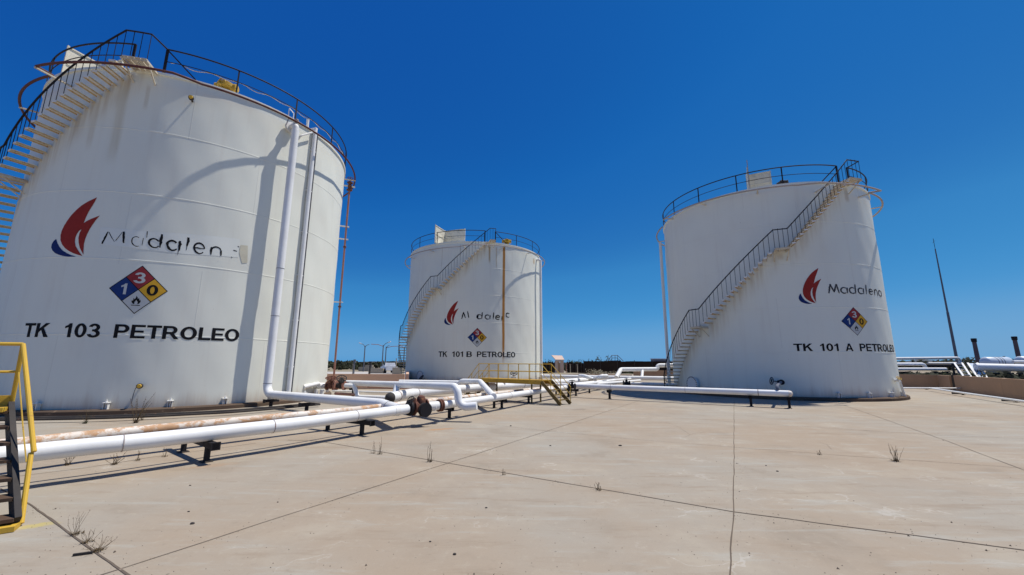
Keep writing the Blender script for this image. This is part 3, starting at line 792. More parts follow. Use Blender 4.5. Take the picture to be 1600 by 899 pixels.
# ---- tank 101 B (middle, far)
knB = [(-71.5, 12.55), (-75.5, 12.55), (-111.5, 8.22), (-117, 8.22), (-150, 4.12), (-155.5, 4.12), (-189, 0)]
ringB = arcring([(168, -58, 12.15, 12.1, .56, .56, 3), (-58, -65, 12.1, 11.98, .56, .95, 3.5), (-65, -91, 11.98, 11.88, .95, .95, 3), (-91, -97, 11.88, 11.85, .95, .56, 3), (-97, -190, 11.85, 11.7, .56, .56, 3)])
TB = build_tank('oil_storage_tank', "farthest white tank, lettered TK 101 B PETROLEO, streaked by one long orange rust run", (-3.85, 41.82), 6.74, 12.5, SEAM, knB, (-78.3, -70.0),
    [-51+21*i for i in range(15)], ringB, (-109, 1.75, 2.1),
    [(rad(-62.6)*6.74, .17, 12.4, 1.0, 1.6, (.44, .20, .045)), (rad(-74.5)*6.74, .12, 12.2, 10.4, .8, (.4, .26, .12)), (rad(-69)*6.74, .08, 12.2, 9.8, .5, (.4, .26, .12)), (rad(-97)*6.74, .05, 12.3, 10.9, .5, (.3, .2, .12)), (rad(-112)*6.74, .05, 12.2, 9.8, .35, (.3, .2, .12)), (rad(-27)*6.74, .3, 12.0, 11.2, .6, (.45, .28, .12))],
    4.7, M['greyring'], [-95, -75, -55, -35, -15, 5], .7)
emblem(TB, 0, 4.94, 7.06, -108.2, -96.9)
hazard(TB, -82.7, 3.86, .80, .80)
brand(TB, [('M', -94.6, 5.46, [0, 1]), ('M', -94.9, 5.55, [3]), ('a', -86.3, 5.50, [1]), ('d', -83.4, 5.46, None), ('a', -77.3, 5.46, None), ('l', -71.6, 5.46, None), ('e', -69.3, 5.46, None), ('n', -64.3, 5.40, [0]), ('a', -60.6, 5.72, [0])], .105, M['p_black'], .60)
sign(TB, [('TK', -111.9, -104.9), ('101', -101.0, -92.4), ('B', -90.3, -86.3), ('PETROLEO', -82.7, -51.9)], 2.19, .47)

# ---- tank 101 A (right)
RA, HA = 5.64, 11.02; kA = HA/12.5
knA = [(-73.5, 11.0), (-80.3, 11.0), (-110.4, 7.43), (-116, 7.43), (-152, 3.75), (-158, 3.75), (-191, 0)]
ringA = arcring([(180, -66, 10.5, 10.45, .5, .5, 3), (-66, -66.3, 10.45, 10.35, .5, 1.0, 1), (-66.3, -97, 10.35, 10.52, 1.0, 1.0, 3), (-97, -103, 10.52, 10.68, 1.0, .5, 3), (-103, -178, 10.70, 10.9, .5, .5, 3)])
TA = build_tank('oil_storage_tank', "white tank on the right, lettered TK 101 A PETROLEO, stair across its face", (15.97, 25.22), RA, HA, tuple(x*kA for x in (2.58, 5.07, 7.57, 10.07)), knA, (-79.2, -71.8),
    [-50.2+21.6*i for i in range(15)], ringA, (-117.5, 1.32, 1.15),
    [(rad(-113)*RA, .2, 7.4, 6.9, .3, (.42, .28, .16)), (rad(-75)*RA, .2, 10.9, 9.9, .5, (.42, .32, .2))],
    8.9, M['greyring'], [-117.8, -95.8, -81.1, -66.1, -50, -35, -138], .55, (0, 1))
emblem(TA, 0, 4.63, 6.43, -107.3, -96.1)
hazard(TA, -81.9, 3.77, .70, .67)
brand(TA, [('M', -93.6, 5.14, None), ('a', -87.4, 5.14, None), ('d', -82.8, 5.14, None), ('a', -77.6, 5.14, None), ('l', -72.7, 5.14, None), ('e', -70.0, 5.14, None), ('n', -65.0, 5.14, None), ('a', -60.4, 5.14, None)], .08, M['p_fade'], .47)
sign(TA, [('TK', -112.2, -104.3), ('101', -100.9, -92.2), ('A', -89.2, -85.4), ('PETROLEO', -81.6, -50.2)], 2.33, .36)

# ---- roof vents (yellow pressure valves) and roof gear: parts of their tanks
def roof_vent(T, a, s=1.0):
    p = T.P(a, T.H, -.55)
    mb = MB(); mb.lathe([(.16*s, -.05), (.16*s, .18*s), (.26*s, .18*s), (.26*s, .24*s), (.16*s, .24*s), (.16*s, .34*s), (.30*s, .36*s), (.36*s, .42*s), (.36*s, .56*s), (.28*s, .62*s), (.10*s, .64*s)], 20)
    mb.disc((.38*s, 0, .46*s), (1, 0, 0), .17*s, .10*s, 16); mb.disc((-.38*s, 0, .46*s), (1, 0, 0), .17*s, .10*s, 16); mb.tube([(-.44*s, 0, .46*s), (.44*s, 0, .46*s)], .12*s, 12); mb.torus((.0, -.36*s, .5*s), (0, 1, 0), .12*s, .03*s, 14)
    o = mb.build('roof_vent', M['yellowv'], T.root); o.location = p; o.rotation_euler.z = rad(a+60); return o
roof_vent(TC, -52.7, .95); roof_vent(TB, -57.5, 1.0)
o = roof_vent(TA, -106, .6); o.data.materials[0] = M['dark']
# light conduit with hanging cable along tank 103's railing, roof hatch frame
cb = MB(); pts = []
for i in range(60):
    a = -70+i*1.4; pts.append(TC.P(a, 12.5+.52+.10*math.sin(i*.9)*.5-.05*abs(math.sin(i*.24)), -.02))
cb.tube(pts, .016, 5); cb.build('cable', M['tread'], TC.root)
fb = MB(); p = TC.P(-29, 12.5, -.2)
for q in ((0, 0), (.0, .38)): fb.bar(p+Vector((0, q[1], 0)), p+Vector((0, q[1], .55)), .03)
fb.bar(p+Vector((0, 0, .55)), p+Vector((0, .38, .55)), .03); fb.build('roof_frame', M['white'], TC.root, smooth=False)
# thin sensor rod on tank 101 A beside the hatch screen
mb = MB(); q = TA.P(-123.2, HA, -.1); mb.tube([q, q+Vector((0, 0, 1.75))], .022, 6); mb.build('sensor_rod', M['greyring'], TA.root)

# ---- wall lamps / level sensors on tank 103
def wall_sensor(T, a, z, L=.28):
    d = T.P(a, 0).normalized(); c = T.P(a, z)
    mb = MB(); mb.tube([c, c+d*L*.7], .035, 10); mb.disc(c+d*L*.78, d, .085, .10, 16)
    o = mb.build('wall_sensor', M['dark'], T.root)
    m2 = MB(); m2.tube([c+d*L*.92, c+d*(L+.02)], [.072, .05], 14); m2.build('sensor_cap', M['yellow'], o)
wall_sensor(TC, -61.8, 11.6, .34); wall_sensor(TC, -62.6, .89)
cb = MB(); c = TC.P(-62.6, .89, .2)
pp = [TC.hit(x, y, .12) for x, y in ((222, 603), (212, 606), (208, 618), (205, 632), (208, 636), (216, 637), (215, 645))]
cb.tube(fillet([c]+[TC.P(a, max(.05, z), .12) for a, z in pp[1:]], .06, 3), .012, 5); cb.build('sensor_cable', M['cable'], TC.root)

# manway rings
def manway(T, a, z, r):
    d = T.P(a, 0).normalized(); c = T.P(a, z)
    mb = MB(); mb.tube([c-d*.02, c+d*.16], r, 28); mb.disc(c+d*.17, d, r+.09, .03, 32)
    t = Vector((-d.y, d.x, 0))
    o = mb.build('manway', M['white'], T.root)
    b2 = MB()
    for i in range(24):
        an = 2*PI*i/24; b2.disc(c+d*.20+(t*math.cos(an)+Vector((0, 0, 1))*math.sin(an))*(r+.045), d, .022, .05, 6)
    b2.build('bolt_ring', M['dark'], o)
manway(TA, -165.2, .55, .36); manway(TB, -127.5, .55, .36)

# ------------------------------------------------------------------ pipes
def along(pts, t):
    """point and direction at length t"""
    for a, b in zip(pts, pts[1:]):
        L = (b-a).length
        if t <= L: return a+(b-a)*(t/L), (b-a)/L
        t -= L
    return pts[-1], (pts[-1]-pts[-2]).normalized()
def plen(pts): return sum((b-a).length for a, b in zip(pts, pts[1:]))
def pipe(name, label, pts, r, mat, bend=.25, cat='pipe', group=None, n=18, weld=None, wmat=None):
    P = fillet(pts, bend); base = Vector((P[0].x, P[0].y, 0))
    mb = LMB(base); mb.tube(P, r, n); o = one(name, mb, mat, label, cat, group)
    if weld:        # clamp or weld bands along the pipe, parts of it
        L = plen(P)
        for wd, w_, m_ in weld:
            q, d = along(P, wd*L); m2 = LMB(base); m2.tube([q-d*w_/2, q+d*w_/2], r+.006, n); m2.build('pipe_band', m_, o)
    return o
def smoothpath(pix, z, n=5):
    """straight-ish pipe surveyed from several points: Catmull-Rom through them"""
    P = [G(u, v, z) for u, v in pix]; out = []
    Q = [P[0]*2-P[1]]+P+[P[-1]*2-P[-2]]
    for i in range(1, len(Q)-2):
        for k in range(n):
            t = k/n; a, b, c, d = Q[i-1], Q[i], Q[i+1], Q[i+2]
            out.append(.5*((2*b)+(c-a)*t+(2*a-5*b+4*c-d)*t*t+(3*b-a-3*c+d)*t*t*t))
    out.append(P[-1]); return out
ZP = .47
p1 = [G(0, 713, ZP)]
# front header from the left edge to the gate valve
xs = smoothpath([(0, 713), (100, 702), (200, 692), (325, 678), (460, 662.5), (560, 649.5), (636, 639.5)], ZP)
d0 = (xs[0]-xs[1]).normalized(); xs = [xs[0]+d0*5]+xs
P1 = pipe('oil_pipe', "thick white pipe in front at lower left, running up to the black flanged valve", xs, .122, M['pipe'], weld=[(.965, .16, M['white']), (.86, .014, M['greyring']), (.70, .014, M['greyring']), (.52, .014, M['greyring'])])
P1pts = xs
xs2 = smoothpath([(0, 696), (50, 691), (180, 677), (325, 663), (460, 650), (540, 642.5), (640, 631), (728, 621), (780, 615), (840, 608.5), (898, 602)], .44)
d0 = (xs2[0]-xs2[1]).normalized(); xs2 = [xs2[0]+d0*5]+xs2
pipe('oil_pipe', "white pipe streaked with orange rust, just behind the thick front pipe at lower left", xs2, .092, M['pipe_rust'], weld=[(.55, .25, M['greyring'])])
# thin line carried between the two
mid = []
for q in P1pts[:-3]:
    mid.append(Vector((q.x-.30, q.y+.17, .40)))
pipe('thin_pipe', 'thin dark pipe mostly hidden between the two long pipes at lower left', mid, .03, M['dark'], n=8)
# header beyond the valve
xb = smoothpath([(676, 636), (711, 630.5), (740, 626.5), (785, 620), (836, 612.5), (882, 606), (960, 594.5)], ZP)
P1b = pipe('oil_pipe', "white pipe from the rusty flange of the black valve to under the yellow crossover", xb, .115, M['pipe'], weld=[(.50, .35, M['white']), (.22, .014, M['greyring']), (.42, .03, M['rust']), (.56, .03, M['rust']), (.60, .02, M['dark'])])
# big header behind it
xh = smoothpath([(610, 621.5), (650, 614), (700, 609.5), (789, 603.5), (850, 599), (927, 593.5)], .55)
P4 = pipe('oil_pipe', "fattest white pipe of the rack, starting at a grey blanked end near the valve", xh, .175, M['pipe'], weld=[(.03, .10, M['greyring']), (.12, .06, M['greyring']), (.36, .08, M['greyring']), (.52, .03, M['dark'])])
mb = LMB(Vector(P4.location)); e_ = xh[0]; d_ = (xh[0]-xh[1]).normalized(); mb.tube([e_, e_+d_*.08, e_+d_*.15, e_+d_*.19], [.175, .160, .11, .03], 18); mb.build('end_cap', M['dark'], P4)
xv = [G(927, 593.5, .55), G(916, 588.5, .95), G(905, 587.5, 1.0)]
pipe('oil_pipe', 'short white branch rising to the left from the far end of the fattest rack pipe', [G(927, 593.5, .55), AT(915, 588, 26.6), AT(906, 587.5, 27.6)], .12, M['pipe'], .2)
pipe('oil_pipe', 'short white branch rising to the right from the far end of the fattest rack pipe', [G(925, 594, .55), AT(938, 588, 27.0), AT(948, 587.5, 28.5)], .12, M['pipe'], .2)
# drop from the big header's blanked end
# downcomer on tank 103 that joins the front header
dn_top = TC.W(-29.3, 11.7, .52)
dnb = G(415, 618, ZP); dnb = Vector((dn_top.x+.06, dn_top.y-.04, ZP))
je = G(594, 631, ZP); jj = G(622, 641, ZP)
dnp = [dn_top, dnb, je, jj]
DN = pipe('downcomer_pipe', "thick white pipe standing before the left tank and bending along the ground", dnp, .152, M['pipe'], .38,
     weld=[(.32, .015, M['dark']), (.42, .012, M['dark']), (.555, .012, M['dark']), (.60, .012, M['white']), (.955, .018, M['dark'])])
base = Vector(DN.location)
mb = LMB(base); t = TC.W(-29.3, 11.95, .25); q = TC.W(-29.3, 11.95, -.02)
mb.tube(fillet([q, TC.W(-29.3, 11.95, .52), dn_top], .2), .13, 14); mb.disc(TC.W(-29.3, 11.95, .12), TC.P(-29.3, 0), .24, .05, 20); mb.disc(TC.W(-29.3, 11.95, .19), TC.P(-29.3, 0), .24, .05, 20)
mb.build('top_flange', M['white'], DN)
mb = LMB(base); d = TC.P(-29.3, 0).normalized(); s = Vector((-d.y, d.x, 0))
mb.tube([dn_top+Vector((0, 0, .25)), dn_top+Vector((0, 0, .45))-s*.05], .05, 8); mb.tube([dn_top+Vector((0, 0, .40)), dn_top+Vector((0, 0, .38))-s*.35, dn_top+Vector((0, 0, .05))-s*.42], .025, 6)
mb.disc(dn_top+Vector((0, 0, .50)), (0, 0, 1), .09, .06, 12)
mb.build('vent_cock', M['greyring'], DN)
# second riser pair on tank 103
p2 = [TC.W(-17.6, 12.6, .12), TC.W(-17.6, .12, .12)]
R2 = pipe('riser_pipe', "white pipe straight up the left tank's right side beside a thin dark conduit", p2, .092, M['pipe'], n=14)
base = Vector(R2.location)
mb = LMB(base); mb.tube([TC.W(-15.9, 12.4, .10), TC.W(-15.9, .1, .10)], .035, 8); mb.build('conduit', M['cable'], R2)
mb = LMB(base)
for z in (1.5, 3.5, 5.5, 7.5, 9.5, 11.5): mb.bar(TC.W(-17.0, z, -.02), TC.W(-17.0, z, .12), .30, .05); 
mb.build('clamp', M['white'], R2, smooth=False)
mb = LMB(base); mb.bar(TC.W(-17.6, 12.62, .20), TC.W(-17.6, 12.62, -.35), .12, .08); mb.tube([TC.W(-20.6, 12.4, -.05), TC.W(-20.6, 12.95, -.05)], .06, 10); mb.tube(fillet([TC.W(-25.5, 11.55, .03), TC.W(-25, 11.8, .20), TC.W(-18.5, 12.4, .22)], .15), .04, 8)
mb.build('top_elbow', M['white'], R2)
# red riser at the far right side of tank 103
rp0 = TC.W(24.2, 12.1, .33); rp1 = TC.W(24.2, .25, .33)
RR = pipe('fire_water_riser', 'slim red-brown pipe standing off the right edge of the left tank on pale brackets', [rp0, rp1], .052, M['pinkrust'], n=10)
base = Vector(RR.location)
mb = LMB(base)
mb.lathe([(.07, -.25), (.16, -.25), (.16, -.20), (.08, -.18), (.12, 0), (.08, .18), (.16, .2), (.16, .25), (.07, .25)], 14, tuple(rp0+Vector((0, 0, -.35))))
mb.torus(rp0+Vector((0, 0, .16)), (0, 0, 1), .15, .02, 16); mb.tube([rp0-Vector((0, 0, .1)), rp0+Vector((0, 0, .18))], .03, 6)
mb.build('valve', M['rust'], RR)
for z in (11.75, 9.3, 8.55, 4.95):
    mb = LMB(base); mb.bar(TC.W(24.2, z, -.05), TC.W(24.2, z, .62 if z > 10 else .48), .09, .06); mb.build('bracket', M['white'], RR, smooth=False)
for z in (8.1, 4.7):
    mb = LMB(base); q = TC.W(24.2, z, .33); mb.disc(q, (0, 0, 1), .09, .07, 12); mb.build('flange', M['rust'], RR)

# expansion loop and branch lines between the tanks
a = G(540, 598.3, .76); b = G(703, 603, 1.0)
dirL = (b-a).normalized()
c1 = G(714, 605, .90); lo = G(717, 638, .20); en = G(745, 635.5, .20)
cc = AT(714, 604.5, b.y-.3)
low = AT(718, 637, cc.y-.12); endp = AT(745, 634.5, low.y-.05)
pipe('loop_pipe', "white pipe crossing the rack from the rusty valves and ending in a low stub", [a, cc, low, endp], .118, M['pipe'], .27)
# short drop connecting loop and header
tt = (620-516)/(703-516); q_ = AT(620, 601, 1); u0 = a.lerp(b, .47)
uz = min(range(40), key=lambda i: abs(math.atan2(a.lerp(b, i/40).x, a.lerp(b, i/40).y)-math.atan2(q_.x, q_.y))); u0 = a.lerp(b, uz/40); u1 = AT(617.5, 616, u0.y-.35)
pipe('branch_pipe', 'short pale upright stub joining the crossing pipe down to the fattest rack pipe', [u0, u1], .11, M['pipe'])
l3a, l3b = G(624, 596.5, .72), AT(712, 598.5, 20.6)
pipe('branch_pipe', 'white pipe lying farther back, level behind the crossing pipe and ending by the inverted bend', [l3a, G(790, 599, .70)], .10, M['pipe'])
q0, q1, q2, q3 = AT(713, 601, 19.2), AT(722, 596, 19.0), AT(750, 596.5, 18.3), AT(771, 620, 14.7)
pipe('bend_pipe', 'white inverted bend arching over the fattest pipe and landing on the front rack pipe', [AT(712, 604, 19.3), q1, q2, q3], .118, M['pipe'], .36)
s0, s1, s2 = AT(540, 602.5, 18.6), AT(553.5, 603.5, 18.3), AT(558.5, 620.5, 18.0)
pipe('branch_pipe', "thinner white pipe leaving the rusty valves in an S bend", [s0, s1, s2, AT(606, 622.5, 17.0)], .095, M['pipe'], .2)
pipe('red_pipe', 'dull red pipe lying low behind the crossing pipe between the left and middle tanks', [G(575, 604, .35), G(720, 610, .35)], .07, M['pinkrust'], n=10)
pipe('red_pipe', 'short dull red pipe low beside the rusty valves at the foot of the left tank', [G(524, 615, .32), G(556, 617, .32)], .06, M['pinkrust'], n=10)
pipe('thin_pipe', 'thin pale pipe lying on the pavement behind the S bend', [G(520, 611, .12), G(640, 614, .12)], .05, M['pipe'], n=8)
# low twin pipes in front of tank 103
twin = [(0, 656.5), (53, 655.5), (140, 654), (216, 651.5), (300, 647.5), (372, 643.5), (460, 636), (500, 632)]
for dz, dv, lb_ in ((.10, 0, 'front one of two thin brown pipes at the foot of the left tank'), (.14, -2.6, 'rear one of two thin brown pipes at the foot of the left tank')):
    pipe('thin_pipe', lb_, smoothpath([(x, y+dv) for x, y in twin], dz, 4), .035, M['dark'], n=8)
# line to tank 101 A
za = .56
av = [G(866, 603.2, za), G(905, 603.5, za), G(1050, 608.5, za), G(1232, 615.3, za)]
a0 = av[0]; a1 = av[3]; aa = [a0, (a0*2+a1)/3*1+Vector((0, 0, 0)), a1]
PA = pipe('oil_pipe', 'long slender white pipe on black posts leading to the foot of the right tank', [av[1]+(av[1]-av[3])*.16, a1], .120, M['pipe'], n=16, weld=[(.30, .014, M['greyring']), (.63, .014, M['greyring']), (.90, .02, M['rust'])])
base = Vector(PA.location)
mb = LMB(base); d = (a1-av[1]).normalized(); mb.tube([a1, a1+d*.10, a1+d*.14], [.125, .10, .03], 16); mb.build('end_cap', M['pipe_rust'], PA)
nz = TA.W(-119.1, .72, 0); top = a1-d*.35+Vector((0, 0, .12))
mb = LMB(base); mb.tube(fillet([a1-d*.35, a1-d*.35+Vector((0, 0, .28)), TA.W(-119.1, .84, .0)], .14), .06, 10); mb.build('elbow', M['mast'], PA)
pipe('thin_pipe', 'pale pipe standing up the left edge of the right tank', [TA.W(170, 9.75, .40), TA.W(170, .3, .40)], .095, M['white'], n=12)
bw0 = [TB.W(-21, 11.9, .02), TB.W(-21, 11.9, .42), TB.W(-21, .55, .42), TB.W(-34, .5, 1.3)]
pipe('downcomer_pipe', 'white pipe standing near the right edge of the middle tank', bw0, .13, M['pipe'], .3, n=14)
LD = thing('caged_ladder', 'thin grey rusty cable ladder climbing the right edge of the middle tank', 'ladder', (TB.C[0], TB.C[1], 0)); lb0 = Vector((TB.C[0], TB.C[1], 0))
for da in (-1.6, 1.6):
    mb = LMB(lb0); mb.tube([TB.W(7+da, .3, .16), TB.W(7+da, 12.0, .16)], .03, 6); mb.build('side_rail', M['greyring'], LD)
for k_ in range(38):
    mb = LMB(lb0); mb.tube([TB.W(5.4, .5+k_*.3, .16), TB.W(8.6, .5+k_*.3, .16)], .016, 5); mb.build('rung', M['greyring'], LD)
# small lines in the gap between middle and right tanks
pipe('oil_pipe', 'slim white pipe angling back to the right from the crossover stair foot', [G(866, 604, .45), G(958, 594.6, .45), G(1000, 591, .45)], .10, M['pipe'], n=12)
pipe('oil_pipe', 'white pipe second in the fan of lines behind the right tank feed', [G(920, 601.5, .4), G(962, 598.2, .4), G(1000, 595, .4)], .10, M['pipe'], n=12)
pipe('oil_pipe', 'dusty white pipe lying crosswise at the foot of the right tank stair', [G(978, 599.5, .3), G(1062, 601.5, .3)], .11, M['white'], n=12)
pipe('oil_pipe', 'dusty white pipe lying crosswise just in front of another by the right tank stair', [G(994, 604, .12), G(1064, 605.5, .12)], .06, M['white'], n=10)
# long transverse headers in front of the back wall
pipe('oil_pipe', 'long dusty white header pipe lying across the gap in front of the brown back wall', [AT(846, 588.2, 37), AT(1056, 592, 33)], .17, M['pipe'], n=14)
Yb = 35.0
pipe('loop_pipe', 'raised white pipe loop stepping up twice behind the gap between middle and right tanks', [AT(963, 590, Yb-1), AT(970, 577.5, Yb), AT(1027, 577.2, Yb), AT(1028, 571.2, Yb+.1), AT(1056, 571, Yb)], .17, M['pipe'], .22)
for x in (1004, 1008): pass
pipe('branch_pipe', 'short white leg below the raised pipe loop', [AT(1004, 577.5, Yb), AT(1003, 589, Yb-.6)], .12, M['pipe'], n=10)

# valves -----------------------------------------------------------
def gate_valve(name, label, c, ax, r, wheel_r, mats, stem=(0, 0, 1), wheel_off=.55, spool=None, group=None, discmat=None, wheelmat=None):
    c = Vector(c); ax = Vector(ax).normalized(); st = Vector(stem).normalized()
    root = thing(name, label, 'valve', (c.x, c.y, 0), 0, group); base = Vector((c.x, c.y, 0))
    def part(nm, fn, m):
        mb = LMB(base); fn(mb); return mb.build(nm, m, root)
    part('valve_body', lambda m: (m.tube([c-ax*r*1.5, c-ax*r*.6, c, c+ax*r*.6, c+ax*r*1.5], [r*.95, r*1.05, r*1.3, r*1.05, r*.95], 20), m.tube([c, c+st*r*2.2], [r*.95, r*.6], 16)), mats[0])
    for s in (-1, 1):
        f = part('flange', lambda m: m.disc(c+ax*s*r*1.6, ax, r*1.75, r*.32, 24), discmat or mats[0])
    part('bonnet', lambda m: (m.disc(c+st*r*2.2, st, r*1.1, r*.35, 16), m.tube([c+st*r*2.2, c+st*(r*2.2+wheel_off*.7)], r*.28, 8)), mats[0])
    part('stem', lambda m: m.tube([c+st*r*2.2, c+st*(r*2.4+wheel_off*1.15)], r*.14, 8), wheelmat or mats[1])
    wc = c+st*(r*2.2+wheel_off)
    def wh(m):
        m.torus(wc, st, wheel_r, wheel_r*.10, 24, 6)
        ref = Vector((0, 0, 1)) if abs(st.z) < .9 else Vector((1, 0, 0)); u = st.cross(ref).normalized(); w2 = st.cross(u)
        for i in range(4):
            an = PI*i/4; dv = u*math.cos(an)+w2*math.sin(an); m.tube([wc-dv*wheel_r, wc+dv*wheel_r], wheel_r*.07, 6)
    part('handwheel', wh, wheelmat or mats[1])
    return root, part
vc = G(655, 636.5, ZP+.02); axv = (xb[0]-P1pts[-1]).normalized()
side = Vector((axv.y, -axv.x, 0))
VR, vp = gate_valve('gate_valve', 'big gate valve with round black blind flange and a rusty handwheel on the front pipe', vc, axv, .12, .125, (M['rust'], M['dark']), (-.55, -.62, .55), .10, discmat=M['rust'])
cc = vc+axv*.02+side*.30+Vector((0, 0, -.05))
vp('blind_flange', lambda m: m.disc(cc, side, .185, .045, 28), M['black'])
vp('flange', lambda m: m.disc(cc-side*.075, side, .185, .045, 28), M['dark'])
vp('flange_neck', lambda m: m.tube([vc+axv*.02, cc], .11, 16), M['dark'])
vp('flange', lambda m: (m.disc(vc-axv*.30, axv, .20, .06, 28)), M['black'])
vp('yoke_dome', lambda m: m.lathe([(.13, -.02), (.125, .10), (.09, .17), (.02, .20)], 18, tuple(vc+axv*.05+Vector((0, 0, .12)))), M['rust'])
vp('spool', lambda m: (m.tube([vc+axv*.2, vc+axv*.62], .125, 16),), M['white'])
vp('flange', lambda m: (m.disc(vc+axv*.66, axv, .175, .045, 20), m.disc(vc+axv*.73, axv, .175, .045, 20)), M['rust'])
# rusty valves at the foot of tank 103
q = TC.W(4, .72, .42); nd = TC.P(4, 0).normalized()
v1 = G(508, 600, .68)
VA, va = gate_valve('gate_valve', 'rusty gate valve nearer the shell at the foot of the left tank', AT(517, 603, 19.6), (1, -.12, 0), .115, .25, (M['rust'], M['rust']), (.10, -.25, 1), .12)
VB, vb_ = gate_valve('gate_valve', 'rusty gate valve right of its twin at the foot of the left tank', AT(532, 602.5, 18.9), (1, -.2, 0), .12, .21, (M['dark'], M['dark']), (.30, -.55, .75), .16, discmat=M['pinkrust'])
va('lever', lambda m: m.bar(AT(500, 612, 20.5), AT(519, 589, 20.5), .05), M['dark'])
va('nozzle', lambda m: m.tube([TC.W(0, .62, -.05), AT(511, 603, 19.8)], .14, 14), M['white'])
# tank 103 shell nozzles, upright white stubs
mb = LMB((TC.C[0], TC.C[1], 0))
for px in (494, 503):
    w0 = AT(px, 611, 19.3); mb.tube([Vector((w0.x, w0.y, .02)), Vector((w0.x, w0.y, .45))], .09, 12)
mb.tube(fillet([AT(494, 606, 19.3)+Vector((0, 0, .05)), AT(494, 603.5, 19.3)+Vector((.1, .1, .12)), TC.W(-8, .60, 0)], .1), .09, 12)
o = mb.build('drain_nozzle', M['white'], TC.root)
gate_valve('gate_valve', "dark valve with a black handwheel above the pipe end at the right tank", TA.W(-119.1, .84, .25), TA.P(-119.1, 0), .07, .17, (M['black'], M['black']), (-.93, .1, .12), .30)
gate_valve('gate_valve', "small valve with dark handwheel seen through the yellow crossover railing", AT(803, 590, 33.5), (1, -.1, 0), .12, .28, (M['white'], M['dark']), (0, -.5, .7), .15)
gate_valve('gate_valve', 'small dark valve on the rack at the foot of the crossover stair', G(894, 606, .5)+Vector((0, 0, .06)), (.86, -.5, 0), .09, .14, (M['black'], M['black']), (0, 0, 1), .10)
gate_valve('gate_valve', 'small dark valve at the base of the middle tank by its manway', AT(664, 596.5, 34.6), (1, -.2, 0), .10, .28, (M['black'], M['dark']), (-.5, -.3, .5), .25)
gate_valve('gate_valve', 'small black valve tucked behind the capped stub of the crossing pipe', AT(722, 630, 13.6), (.5, .86, 0), .055, .09, (M['black'], M['black']), (.2, -.5, .5), .05)
gate_valve('gate_valve', 'small dark valve among the fan of lines left of the right tank', G(979, 600, .35), (1, 0, 0), .12, .12, (M['black'], M['dark']), (0, 0, 1), .10)
# yellow valve and drain at the right foot of tank 101 A
VY, vy = gate_valve('gate_valve', 'small yellow-handled valve at the right foot of the right tank', TA.W(-60, .95, .14), TA.P(-60, 0), .055, .10, (M['white'], M['yellow']), (0, -.6, .5), .04)
vy('drain_leg', lambda m: m.tube(fillet([TA.W(-60, .95, .14), TA.W(-57, .9, .16), TA.W(-54, .3, .16), TA.W(-53, .08, .2)], .1), .05, 8), M['white'])

# pipe supports ----------------------------------------------------
def support_proto(name, label, w, zt, posts_, group, post_w=.075):
    root = thing(name, label, 'pipe support', (0, 0, 0), 0, group)
    mb = MB(); mb.box((0, 0, zt-.05), (w, .10, .10)); mb.box((w/2-.015, 0, zt-.05), (.03, .14, .13)); mb.build('crossbeam', M['black'], root, smooth=False)
    for x in posts_:
        pb = MB(); pb.box((x, 0, (zt-.10)/2), (post_w, post_w, zt-.10)); pb.build('post', M['black'], root, smooth=False)
    for x in posts_:
        fb = MB(); fb.box((x, 0, .008), (.16, .16, .016)); fb.build('foot_plate', M['dark'], root, smooth=False)
    return root
def clone(root, loc, rz, label):
    r = link(root.copy()); r.location = loc; r.rotation_euler = (0, 0, rz); r['label'] = label
    for ch in list(root.children):
        c = link(ch.copy()); c.parent = r
        for g in ch.children:
            d = link(g.copy()); d.parent = c
    return r
GR = 'black pipe supports under the pipe rack'
wide = support_proto('pipe_support', '', 2.15, .345, (.72, -.55), GR)
def at_p1(px, py, pts):     # place under a pipe: x axis perpendicular to it
    g = G(px, py)
    j = min(range(len(pts)-1), key=lambda i: (Vector((pts[i].x, pts[i].y, 0))-g).length)
    d = (pts[j+1]-pts[j]).normalized(); return g, math.atan2(-d.x, d.y)
first = True
for px, py, lb_ in ((322, 722, 'nearest black pipe support under the thick front pipe, with its beam end showing'), (565, 680, 'black pipe support under the thick front pipe just left of the big valve'), (140, 751, 'black pipe support hidden mostly behind the thick front pipe at the lower left')):
    g, rz = at_p1(px, py, P1pts); loc = Vector((g.x, g.y, 0))-Vector((math.cos(rz), math.sin(rz), 0))*.72
    if px == 140: continue
    if first: wide.location = loc; wide.rotation_euler.z = rz; wide['label'] = lb_; first = False
    else: clone(wide, loc, rz, lb_)
short = support_proto('pipe_support', '', 1.5, .345, (.62, -.5), GR)
first = True
for px, py, lb_ in ((702, 654, 'black pipe support just right of the rusty flange of the big valve'), (784, 638, "black pipe support under the front rack pipe, below the inverted white bend"),
                    (826, 630.5, 'black pipe support under the front rack pipe left of the crossover stair'), (772, 638, 'black support close beside another under the front rack pipe'), (900, 619, 'black pipe support behind the crossover stair foot'), (921, 614.5, 'black pipe support in the first gap right of the crossover stair')):
    g, rz = at_p1(px, py, xb); loc = Vector((g.x, g.y, 0))-Vector((math.cos(rz), math.sin(rz), 0))*.62
    if first: short.location = loc; short.rotation_euler.z = rz; short['label'] = lb_; first = False
    else: clone(short, loc, rz, lb_)
tee = support_proto('pipe_support', '', .42, .43, (0,), 'black single post pipe supports', .09)
dirA = (a1-av[1]).normalized(); first = True
spots = []
